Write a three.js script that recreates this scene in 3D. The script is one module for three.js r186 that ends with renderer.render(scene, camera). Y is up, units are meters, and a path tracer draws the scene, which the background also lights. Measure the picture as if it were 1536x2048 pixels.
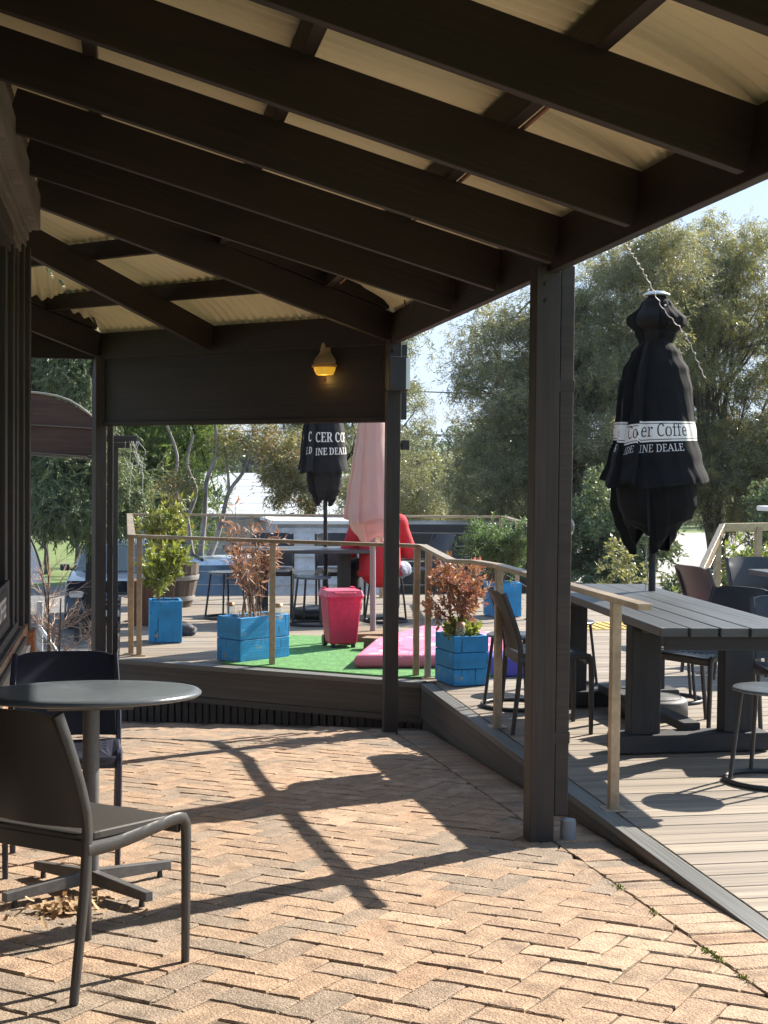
import * as THREE from 'three';
import { mergeGeometries, toCreasedNormals } from 'three/addons/utils/BufferGeometryUtils.js';
import { RoundedBoxGeometry } from 'three/addons/geometries/RoundedBoxGeometry.js';
import { MarchingCubes } from 'three/addons/objects/MarchingCubes.js';

// ---------- camera, sky, sun, exposure ----------
const scene = new THREE.Scene();
const V = (x, y, z) => new THREE.Vector3(x, y, z);
const camera = new THREE.PerspectiveCamera(39.65, 0.75, 0.05, 6000);
camera.position.set(0, 1.5, 0);
camera.rotation.order = 'YXZ';
camera.rotation.set(-1.8 * Math.PI / 180, -10.34 * Math.PI / 180, 0.0095);
scene.add(camera);
const SUN = V(0.715, 0.559, -0.419).normalize();
{ // a clear winter sky: pale at the horizon, deeper overhead, brighter round the sun
  const W = 512, H = 256, d = new Float32Array(W * H * 4);
  for (let j = 0; j < H; j++) for (let i = 0; i < W; i++) {
    const el = ((j + 0.5) / H - 0.5) * Math.PI, az = ((i + 0.5) / W - 0.5) * 2 * Math.PI;
    const v = V(Math.cos(el) * Math.cos(az), Math.sin(el), Math.cos(el) * Math.sin(az));
    const up = Math.max(0, v.y), m = Math.max(0, v.dot(SUN));
    const f = Math.pow(1 - up, 3.2);
    const g = 0.13 * Math.pow(m, 3) + 0.3 * Math.pow(m, 24);
    const o = (j * W + i) * 4;
    d[o] = 0.105 + 0.215 * f + g; d[o + 1] = 0.19 + 0.2 * f + g * 0.97; d[o + 2] = 0.33 + 0.15 * f + g * 0.9; d[o + 3] = 1;
  }
  const t = new THREE.DataTexture(d, W, H, THREE.RGBAFormat, THREE.FloatType);
  t.mapping = THREE.EquirectangularReflectionMapping; t.magFilter = t.minFilter = THREE.LinearFilter; t.needsUpdate = true;
  scene.background = t; scene.environment = t;
}
const sun = new THREE.DirectionalLight(new THREE.Color().setRGB(1, 0.925, 0.81), 5);
sun.position.copy(SUN).multiplyScalar(60).add(V(1, 0, -8)); sun.target.position.set(1, 0, -8);
sun.castShadow = true; sun.shadow.mapSize.set(4096, 4096);
Object.assign(sun.shadow.camera, { left: -22, right: 22, top: 22, bottom: -22, near: 1, far: 160 });
scene.add(sun, sun.target);
const renderer = new THREE.WebGLRenderer({ antialias: true });
renderer.toneMapping = THREE.LinearToneMapping;
renderer.toneMappingExposure = 2.75;
renderer.shadowMap.enabled = true;

// ---------- helpers ----------
let seed = 12345;
function R() { seed |= 0; seed = seed + 0x6D2B79F5 | 0; let t = Math.imul(seed ^ seed >>> 15, 1 | seed); t = t + Math.imul(t ^ t >>> 7, 61 | t) ^ t; return ((t ^ t >>> 14) >>> 0) / 4294967296; }
const rr = (a, b) => a + (b - a) * R();
const gauss = () => (R() + R() + R() + R() - 2) * 0.866 * 1.2;
const lerp = (a, b, t) => a + (b - a) * t, clamp = (x, a, b) => Math.min(b, Math.max(a, x)), PI = Math.PI;
function hash(x, y, s) { let h = Math.imul(x, 374761393) + Math.imul(y, 668265263) + Math.imul(s, 974711); h = Math.imul(h ^ h >>> 13, 1274126177); return ((h ^ h >>> 16) >>> 0) / 4294967296; }
function vnoise(x, y, px, py, s) { // tiling value noise
  const x0 = Math.floor(x), y0 = Math.floor(y), fx = x - x0, fy = y - y0, u = fx * fx * (3 - 2 * fx), v = fy * fy * (3 - 2 * fy);
  const m = (a, p) => ((a % p) + p) % p, h = (i, j) => hash(m(i, px), m(j, py), s);
  return lerp(lerp(h(x0, y0), h(x0 + 1, y0), u), lerp(h(x0, y0 + 1), h(x0 + 1, y0 + 1), u), v);
}
function fbm(u, v, fx, fy, oct, s) { let a = 0.5, t = 0, n = 0; for (let o = 0; o < oct; o++) { t += a * vnoise(u * fx, v * fy, fx, fy, s + o); n += a; a *= 0.5; fx *= 2; fy *= 2; } return t / n; }
function tex(size, fn, color = true) {
  const d = new Uint8Array(size * size * 4);
  for (let j = 0; j < size; j++) for (let i = 0; i < size; i++) { const c = fn((i + 0.5) / size, (j + 0.5) / size), o = (j * size + i) * 4; const q = Array.isArray(c) ? c : [c, c, c]; for (let k = 0; k < 3; k++) d[o + k] = clamp(q[k], 0, 1) * 255; d[o + 3] = 255; }
  const t = new THREE.DataTexture(d, size, size); t.wrapS = t.wrapT = THREE.RepeatWrapping; t.magFilter = THREE.LinearFilter; t.minFilter = THREE.LinearMipmapLinearFilter; t.generateMipmaps = true;
  if (color) t.colorSpace = THREE.SRGBColorSpace; t.needsUpdate = true; return t;
}
const rep = (t, x, y) => { const c = t.clone(); c.repeat.set(x, y); c.needsUpdate = true; return c; };
const woodC = tex(512, (u, v) => { const w = fbm(u, v, 3, 10, 3, 5), g = fbm(u + 0.02 * w, v, 4, 90, 3, 9), k = fbm(u, v, 2, 3, 3, 31); return 0.74 + 0.28 * g + 0.16 * (w - 0.5) + 0.2 * (k - 0.5); });
const woodB = tex(512, (u, v) => fbm(u, v, 4, 90, 4, 9), false);
const grit = tex(512, (u, v) => { const a = fbm(u, v, 90, 90, 2, 3), b = fbm(u, v, 6, 6, 4, 8), s = vnoise(u * 170, v * 170, 170, 170, 77); return 0.88 + 0.34 * (a - 0.5) + 0.34 * (b - 0.5) + (s > 0.88 ? -0.34 : s < 0.07 ? 0.1 : 0); });
const gritB = tex(512, (u, v) => 0.6 * fbm(u, v, 70, 70, 3, 3) + 0.4 * fbm(u, v, 9, 9, 3, 13) - (vnoise(u * 150, v * 150, 150, 150, 78) > 0.9 ? 0.28 : 0), false);
const weave = tex(256, (u, v) => 0.5 + 0.25 * Math.sin(u * 256 * PI / 2) + 0.25 * Math.sin(v * 256 * PI / 2), false);
const dust = tex(512, (u, v) => { const a = fbm(u, v, 5, 5, 5, 21), b = fbm(u, v, 60, 60, 2, 22); return 0.88 + 0.4 * (a - 0.5) + 0.14 * (b - 0.5); });
const peel = tex(512, (u, v) => { // old blue paint: grain cracks and bare wood showing along the foot
  const g = fbm(u, v, 60, 4, 3, 41), n = fbm(u, v, 8, 8, 4, 42), c = g > 0.74 ? 0.6 : 1, w = n > 0.74 && g > 0.5 ? 1 : 0, k = 0.98 + 0.3 * (n - 0.5) + 0.12 * (g - 0.5);
  return w ? [0.62, 0.58, 0.5] : [0.15 * k * c, 0.57 * k * c, 0.82 * k * c];
});
const barkC = tex(256, (u, v) => 0.6 + 0.5 * (fbm(u, v, 14, 4, 4, 51) - 0.5) + 0.5 * (fbm(u, v, 4, 3, 3, 52) - 0.5));
function mat(c, r = 0.8, o = {}) { const m = new THREE.MeshPhysicalMaterial({ roughness: r, side: THREE.DoubleSide, ...o }); m.color.setRGB(...c); return m; }
const M = {
  brown: mat([0.024, 0.0145, 0.0115], 0.62, { map: woodC, bumpMap: woodB, bumpScale: 0.0012 }),
  brownPost: mat([0.05, 0.037, 0.03], 0.6, { map: woodC, bumpMap: woodB, bumpScale: 0.0012 }),
  maroon: mat([0.06, 0.028, 0.024], 0.6, { map: woodC, bumpMap: woodB, bumpScale: 0.001 }),
  cream: mat([0.84, 0.78, 0.55], 0.45),
  frame: mat([0.048, 0.041, 0.037], 0.55, { map: woodC, bumpMap: woodB, bumpScale: 0.0008 }),
  soffit: mat([0.2, 0.17, 0.15], 0.7, { map: woodC }),
  fascia: mat([0.10, 0.088, 0.075], 0.62, { map: woodC, bumpMap: woodB, bumpScale: 0.001 }),
  edging: mat([0.17, 0.17, 0.155], 0.55, { map: woodC, bumpMap: woodB, bumpScale: 0.0015 }),
  metal: mat([0.53, 0.41, 0.28], 0.36, { metalness: 0.4, map: dust }),
  steel: mat([0.6, 0.6, 0.58], 0.35, { metalness: 0.9 }),
  wire: mat([0.45, 0.44, 0.42], 0.4, { metalness: 0.8 }),
  black: mat([0.028, 0.028, 0.03], 0.5, { bumpMap: gritB, bumpScale: 0.0003 }),
  plastic: mat([0.034, 0.032, 0.032], 0.42, { bumpMap: gritB, bumpScale: 0.0003 }),
  navyPlastic: mat([0.022, 0.026, 0.045], 0.42),
  tableTop: mat([0.14, 0.16, 0.18], 0.27, { map: dust, bumpMap: gritB, bumpScale: 0.0004 }),
  tableBase: mat([0.16, 0.155, 0.15], 0.5, { map: dust, metalness: 0.2 }),
  plank: mat([0.08, 0.087, 0.093], 0.42, { map: woodC, bumpMap: woodB, bumpScale: 0.0015 }),
  charcoal: mat([0.03, 0.03, 0.033], 0.65, { map: woodC, bumpMap: woodB, bumpScale: 0.001 }),
  blue: mat([1, 1, 1], 0.62, { map: peel, bumpMap: woodB, bumpScale: 0.0015 }),
  soil: mat([0.09, 0.06, 0.04], 1, { map: grit }),
  straw: mat([0.45, 0.33, 0.18], 0.9),
  glass: mat([1, 1, 1], 0.03, { transmission: 1, thickness: 0 }),
  darkGlass: mat([0.012, 0.014, 0.016], 0.06),
  white: mat([0.78, 0.78, 0.76], 0.6),
  orangeBrick: mat([0.42, 0.2, 0.11], 0.95, { map: grit, bumpMap: gritB, bumpScale: 0.003 }),
  rope: mat([0.5, 0.46, 0.38], 0.8), cable: mat([0.02, 0.02, 0.022], 0.6),
};
const deckMats = [0, 1, 2, 3].map(i => mat([[0.32, 0.26, 0.195], [0.29, 0.235, 0.18], [0.345, 0.28, 0.21], [0.305, 0.25, 0.195]][i], 0.7, { map: woodC, bumpMap: woodB, bumpScale: 0.0008 }));
const brickMats = [[0.47, 0.32, 0.212], [0.45, 0.305, 0.2], [0.52, 0.37, 0.25], [0.42, 0.292, 0.195], [0.38, 0.277, 0.195], [0.46, 0.295, 0.186], [0.34, 0.26, 0.19]].map(c => mat(c, 0.95, { map: grit, bumpMap: gritB, bumpScale: 0.006 }));

// geometry helpers
function boxUV(g, turn = false) { // uv in metres along the face's own axes
  if (g.index) g = g.toNonIndexed();
  const p = g.attributes.position, n = g.attributes.normal, uv = new Float32Array(p.count * 2);
  for (let i = 0; i < p.count; i++) {
    const ax = Math.abs(n.getX(i)), ay = Math.abs(n.getY(i)), az = Math.abs(n.getZ(i)); let u, v;
    if (ax >= ay && ax >= az) { u = p.getZ(i); v = p.getY(i); } else if (ay >= az) { u = p.getX(i); v = p.getZ(i); } else { u = p.getX(i); v = p.getY(i); }
    if (turn) [u, v] = [v, u]; uv[2 * i] = u; uv[2 * i + 1] = v;
  }
  g.setAttribute('uv', new THREE.BufferAttribute(uv, 2)); return g;
}
function box(w, h, d, x = 0, y = 0, z = 0, bev = 0, turn = false) { const g = boxUV(bev ? new RoundedBoxGeometry(w, h, d, 1, bev) : new THREE.BoxGeometry(w, h, d), turn); g.translate(x, y, z); return g; }
function bar(a, b, w, h, bev = 0.003, up = V(0, 1, 0)) { // timber from a to b: w wide, h high, grain along it
  const dir = b.clone().sub(a), L = dir.length(); dir.normalize();
  const x = dir.clone().cross(up).normalize(), y = x.clone().cross(dir).normalize();
  const g = boxUV(bev ? new RoundedBoxGeometry(L, h, w, 1, bev) : new THREE.BoxGeometry(L, h, w));
  const o = rr(0, 3); const uv = g.attributes.uv; for (let i = 0; i < uv.count; i++) uv.setXY(i, uv.getX(i) * 0.5 + o, uv.getY(i) * 1.2 + o);
  g.applyMatrix4(new THREE.Matrix4().makeBasis(dir, y, x)); g.translate((a.x + b.x) / 2, (a.y + b.y) / 2, (a.z + b.z) / 2); return g;
}
function rod(a, b, r0, r1 = r0, seg = 8) { const d = b.clone().sub(a), g = new THREE.CylinderGeometry(r1, r0, d.length(), seg, 1); g.applyQuaternion(new THREE.Quaternion().setFromUnitVectors(V(0, 1, 0), d.normalize())); g.translate((a.x + b.x) / 2, (a.y + b.y) / 2, (a.z + b.z) / 2); return g.toNonIndexed(); }
function tube(pts, r, n = 20, seg = 6, closed = false) { return new THREE.TubeGeometry(new THREE.CatmullRomCurve3(pts, closed), n, r, seg, closed).toNonIndexed(); }
function taper(pts, r0, r1, n = 12, seg = 7) { // tapering limb
  const c = new THREE.CatmullRomCurve3(pts), g = new THREE.TubeGeometry(c, n, 1, seg, false), p = g.attributes.position;
  for (let i = 0; i <= n; i++) { const q = c.getPointAt(i / n), r = lerp(r0, r1, i / n); for (let j = 0; j <= seg; j++) { const k = i * (seg + 1) + j; p.setXYZ(k, q.x + (p.getX(k) - q.x) * r, q.y + (p.getY(k) - q.y) * r, q.z + (p.getZ(k) - q.z) * r); } }
  return g.toNonIndexed();
}
function lathe(pts, seg = 32) { return new THREE.LatheGeometry(pts.map(p => new THREE.Vector2(p[0], p[1])), seg).toNonIndexed(); }
function merge(list) { return mergeGeometries(list.map(g => { if (g.index) g = g.toNonIndexed(); for (const k of Object.keys(g.attributes)) if (!['position', 'normal', 'uv'].includes(k)) g.deleteAttribute(k); return g; })); }
const names = {};
function numbered(n) { names[n] = (names[n] ?? -1) + 1; return names[n] ? `${n}_${String(names[n]).padStart(3, '0')}` : n; }
function part(parent, name, g, m, label) { const o = new THREE.Mesh(Array.isArray(g) ? merge(g) : g, m); o.name = name; o.castShadow = o.receiveShadow = true; if (label) o.userData.label = label; parent.add(o); return o; }
function thing(name, label, category, pos = [0, 0, 0], turn = 0, group) { const o = new THREE.Group(); o.name = numbered(name); o.position.set(...pos); o.rotation.y = turn; o.userData = { label, category }; if (group) o.userData.group = group; scene.add(o); return o; }
function solo(name, label, category, g, m, pos = [0, 0, 0], group) { const o = part(scene, numbered(name), g, m); o.position.set(...pos); o.userData = { label, category }; if (group) o.userData.group = group; return o; }
function struct(name, g, m) { const o = part(scene, numbered(name), g, m); o.userData.kind = 'structure'; return o; }
function copy(src, pos, turn, label, group) { const o = src.clone(); o.name = numbered(src.name.replace(/_\d{3}$/, '')); o.position.set(...pos); o.rotation.y = turn; o.userData = { ...src.userData, label: label ?? src.userData.label }; if (group) o.userData.group = group; scene.add(o); return o; }

// ---------- terrain, paving, deck ----------
const gy = z => z > -4.4 ? 0.03 * (z + 4.4) : 0.055 * (z + 4.4) + (z < -9.2 ? 0.055 * (z + 9.2) : 0); // brick paving falls away towards the deck
function th(x, z) { // natural ground
  let y = z > -11.5 ? gy(Math.max(z, -11.5)) - 0.1 : -0.62 - 0.085 * (-11.5 - z);
  y -= z < -13 ? 0.7 * clamp((x - 4) / 6, 0, 1) * clamp((-13 - z) / 6, 0, 1) : 0;
  if (z < -26) y = Math.min(y, -1.86 - 0.7 * clamp((x - 4) / 6, 0, 1)) * 0 - 1.86 - 0.02 * (-26 - z) - 0.7 * clamp((x - 4) / 6, 0, 1) * clamp((45 + z) / 19, 0, 1);
  if (z < -45) y = Math.max(y, -2.24) ;
  if (z < -45) y = -2.24;
  if (z < -140) y += (-140 - z) * 0.02;
  return y;
}
function drape(x0, x1, z0, z1, nx, nz, lift, clip) {
  const g = new THREE.PlaneGeometry(1, 1, nx, nz); g.rotateX(-PI / 2); const p = g.attributes.position, uv = g.attributes.uv;
  for (let i = 0; i < p.count; i++) { const x = lerp(x0, x1, p.getX(i) + 0.5), z = lerp(z0, z1, p.getZ(i) + 0.5); p.setXYZ(i, x, th(x, z) + lift + 0.02 * (vnoise(x * 0.9 + 500, z * 0.9 + 900, 9999, 9999, 4) - 0.5), z); uv.setXY(i, x * 0.5, z * 0.5); }
  g.computeVertexNormals(); return g;
}
{
  // one ground sheet out to the horizon: rows close together near the camera
  const zs = [60, 20, 8, 0, -4.4, -6, -8, -9.2, -10, -11.5, -13, -14, -16, -18, -19, -22, -25.99, -26.01, -30, -38, -45, -60, -90, -140, -220, -400, -900, -2500, -5000], xs = [-4000, -1000, -300, -100, -40, -20, -10, -5, 0, 4, 5.5, 7, 8.5, 10, 20, 40, 100, 300, 1000, 4000];
  const pos = [], uv = [], idx = [];
  for (const z of zs) for (const x of xs) { pos.push(x, th(x, z), z); uv.push(x * 0.4, z * 0.4); }
  for (let j = 0; j < zs.length - 1; j++) for (let i = 0; i < xs.length - 1; i++) { const a = j * xs.length + i; idx.push(a, a + 1, a + xs.length, a + 1, a + xs.length + 1, a + xs.length); }
  const g = new THREE.BufferGeometry(); g.setAttribute('position', new THREE.Float32BufferAttribute(pos, 3)); g.setAttribute('uv', new THREE.Float32BufferAttribute(uv, 2)); g.setIndex(idx); g.computeVertexNormals();
  struct('ground', g, mat([0.16, 0.22, 0.05], 1, { map: dust }));
  struct('gravel_path', drape(-14, 1.2, -11.0, -15.2, 40, 16, 0.03), mat([0.5, 0.36, 0.2], 1, { map: grit, bumpMap: gritB, bumpScale: 0.01 }));
  struct('road', drape(5, 70, -44.5, -80, 30, 20, 0.03), mat([0.45, 0.42, 0.38], 0.9, { map: grit }));
  struct('car_park', drape(-60, 60, -15.2, -44, 60, 40, 0.03), mat([0.2, 0.19, 0.18], 0.95, { map: grit, bumpMap: gritB, bumpScale: 0.006 }));
}
// deck outline: front edge along x = EX, then the slanted edge to its left corner
const EX = 2.02, EZ = -9.62, LX = -0.06, LZ = -11.08, FARZ = -16.4, RX = 6.3;
const edgeX = z => z > EZ ? EX : z > LZ ? lerp(EX, LX, (EZ - z) / (EZ - LZ)) : LX;
{
  const o = new THREE.Group(); o.name = 'brick_paving'; o.userData.kind = 'structure'; scene.add(o);
  // bed of sand under the bricks
  const bed = (() => { const g = new THREE.PlaneGeometry(1, 1, 20, 60); g.rotateX(-PI / 2); const p = g.attributes.position, uv = g.attributes.uv; for (let i = 0; i < p.count; i++) { const x = lerp(-3.2, 2.02, p.getX(i) + 0.5), z = lerp(-11.3, 2, p.getZ(i) + 0.5); p.setXYZ(i, x, gy(z) - 0.006, z); uv.setXY(i, x * 3, z * 3); } g.computeVertexNormals(); return g; })();
  part(o, 'sand_bed', bed, mat([0.17, 0.125, 0.08], 1, { map: grit, bumpMap: gritB, bumpScale: 0.004 }));
  // a few worn brick shapes, chipped and rounded at the arrises
  function brickGeo(w, l) {
    const c = 0.0028, h = 0.05, ring = [];
    const P = []; const out = [[-w / 2, -l / 2], [w / 2, -l / 2], [w / 2, l / 2], [-w / 2, l / 2]];
    const N = 3, pts = [];
    for (let e = 0; e < 4; e++) for (let k = 0; k < N; k++) { const a = out[e], b = out[(e + 1) % 4], t = k / N; pts.push([lerp(a[0], b[0], t), lerp(a[1], b[1], t), k === 0]); }
    const n = pts.length, pos = [], uv = [];
    const low = [], mid = [], top = [];
    for (const [x, z, cor] of pts) {
      const jx = rr(-1, 1) * 0.0022, jz = rr(-1, 1) * 0.0022, s = cor ? 0.986 : 1; const X = x * s + jx, Z = z * s + jz;
      low.push([X, -h, Z]); mid.push([X, -c * rr(0.8, 2.0), Z]);
      const L = Math.hypot(X, Z), k = 1 - c * rr(1.0, 2.4) / L; top.push([X - Math.sign(X) * c * (Math.abs(X) > w / 2 - 0.01 ? rr(0.9, 2) : 0), rr(-0.0012, 0.0012), Z - Math.sign(Z) * c * (Math.abs(Z) > l / 2 - 0.01 ? rr(0.9, 2) : 0)]);
    }
    const tri = (a, b, c2) => { for (const q of [a, b, c2]) { pos.push(...q); uv.push(q[0] * 2.6 + q[1] * 2.6, q[2] * 2.6 + q[1] * 2.6); } };
    for (let i = 0; i < n; i++) { const j = (i + 1) % n; tri(low[i], mid[i], low[j]); tri(mid[i], mid[j], low[j]); tri(mid[i], top[i], mid[j]); tri(top[i], top[j], mid[j]); tri(top[i], [0, 0.0006, 0], top[j]); }
    const g = new THREE.BufferGeometry(); g.setAttribute('position', new THREE.Float32BufferAttribute(pos, 3)); g.setAttribute('uv', new THREE.Float32BufferAttribute(uv, 2)); g.computeVertexNormals(); return toCreasedNormals(g, 0.35);
  }
  const vary = (n, w, l) => Array.from({ length: n }, () => { const g = brickGeo(w, l), ou = R() * 5, ov = R() * 5, uv = g.attributes.uv; for (let i = 0; i < uv.count; i++) uv.setXY(i, uv.getX(i) + ou, uv.getY(i) + ov); return g; });
  const shapes = vary(14, 0.1132, 0.2288), headers = vary(6, 0.115, 0.23);
  const list = [];
  const p = 0.1155, ang = -50 * PI / 180, ca = Math.cos(ang), sa = Math.sin(ang);
  const put = (cx, cz, turn, isHeader) => {
    if (Math.hypot(cx, cz + 7) > 9) return;
    list.push({ x: cx, z: cz, turn: turn, d: Math.hypot(cx, cz), head: isHeader });
  };
  for (let j = -70; j < 70; j++) for (let i = -60; i < 60; i++) { // herringbone, bricks two units by one
    const s = ((i - j) % 4 + 4) % 4; let u, v, t;
    if (s === 0) { u = i + 1; v = j + 0.5; t = 1; } else if (s === 3) { u = i + 0.5; v = j + 1; t = 0; } else continue;
    // unit cell: a lying brick on (i,j)-(i+1,j); a standing one on (i,j)-(i,j+1)
    const a = u * p, b = v * p, x = a * ca + b * sa + 0.3, z = -(a * -sa + b * ca) * 1 - 6;
    if (x > 1.86 || x < -1.6 || z > -2.6) continue;
    if (z < -9.2 && x > edgeX(z - 0.12) - 0.12) continue; if (z < LZ + 0.12) continue;
    put(x, z, (t ? PI / 2 : 0) - ang, false);
  }
  for (let k = 0; k < 58; k++) { const z = -2.7 - k * 0.1175; if (z > -9.3) put(1.905, z, PI / 2, true); } // header course along the deck
  list.sort((a, b) => a.d - b.d);
  // in view: largest first; everything behind the lens counts as far
  const inView = q => { const v = V(q.x, gy(q.z), q.z).project(camera); return v.z < 1 && Math.abs(v.x) < 1.03 && v.y > -1.05; };
  camera.updateMatrixWorld(); camera.updateProjectionMatrix();
  let made = 0; const rest = [];
  const q4 = new THREE.Quaternion(), m4 = new THREE.Matrix4();
  for (const b of list) {
    const tone = fbm((b.x + 5) / 12, (b.z + 14) / 12, 7, 7, 2, 61) - 0.47 + rr(-0.5, 0.5) * 0.8;
    const mi = tone < -0.41 ? 6 : tone < -0.33 ? 4 : tone < -0.2 ? 3 : tone < 0.0 ? 1 : tone < 0.2 ? 0 : tone < 0.27 ? 5 : 2;
    const bank = b.head ? headers : shapes, g = bank[Math.floor(R() * bank.length)];
    const e = new THREE.Euler(Math.atan(-0.055) + rr(-1, 1) * 0.015, b.turn + rr(-1, 1) * 0.012, rr(-1, 1) * 0.015, 'XYZ');
    const pos = V(b.x + rr(-1, 1) * 0.0012, gy(b.z) + rr(-1, 1) * 0.002 - (tone < -0.32 ? 0.0015 : 0), b.z + rr(-1, 1) * 0.0012);
    if (!b.head && b.x > 1.63) { q4.setFromEuler(e); m4.compose(pos, q4, V(1, 1, 1)); const cg = g.clone().applyMatrix4(m4), cp = cg.attributes.position; let mn = 9; for (let i = 0; i < cp.count; i++) { mn = Math.min(mn, cp.getX(i)); cp.setX(i, Math.min(1.783 + 0.0025 * Math.sin(b.z * 40), cp.getX(i))); } if (mn > 1.75) continue; cg.translate(-pos.x, -pos.y, -pos.z); if (made < 300 && inView(b)) { part(o, 'cut_brick', cg, brickMats[mi]).position.copy(pos); made++; } else (rest[mi] ??= []).push(cg.translate(pos.x, pos.y, pos.z)); continue; }
    if (made < 300 && inView(b)) { const o2 = part(o, 'brick', g, brickMats[mi]); o2.position.copy(pos); o2.rotation.copy(e); made++; }
    else { q4.setFromEuler(e); m4.compose(pos, q4, V(1, 1, 1)); (rest[mi] ??= []).push(g.clone().applyMatrix4(m4)); }
  }
  rest.forEach((l, k) => { if (l) part(o, 'distant_bricks', merge(l), brickMats[k]).userData.kind = 'stuff'; });
  // tufts of moss and weed in the joint beside the header course
  const bits = []; for (let k = 0; k < 120; k++) { const z = [-3.85, -4.02, -4.1, -4.55, -4.9][k % 5] + gauss() * 0.035, x = 1.783 + gauss() * 0.012; const g = new THREE.PlaneGeometry(0.006, rr(0.006, 0.014)); g.translate(0, 0.004, 0); g.rotateX(rr(-0.8, 0.8)); g.rotateY(R() * 6); g.translate(x, gy(z) + 0.001, z); bits.push(g); }
  const ms = part(o, 'moss', bits, mat([0.22, 0.26, 0.05], 1)); ms.userData.kind = 'stuff';
  // dead leaves blown under the round table
  const lv = []; for (let k = 0; k < 130; k++) { const g = new THREE.PlaneGeometry(rr(0.012, 0.022), rr(0.025, 0.05), 2, 2); const q = g.attributes.position; for (let i = 0; i < q.count; i++) q.setZ(i, 0.25 * Math.abs(q.getX(i)) + 6 * q.getY(i) ** 2); g.computeVertexNormals(); g.rotateX(-PI / 2 + rr(-0.9, 0.9)); g.rotateY(R() * 6); const far = R() < 0.25 ? 3 : 1, z = -4.93 + gauss() * 0.06 * far, x = -0.19 + gauss() * 0.07 * far; g.translate(x, gy(z) + 0.006 + 0.03 * R() * R(), z); lv.push(g); }
  const lt = part(o, 'leaf_litter', lv, mat([0.42, 0.27, 0.13], 0.8, { transmission: 0.25, thickness: 0 })); lt.userData.kind = 'stuff';
}
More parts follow.
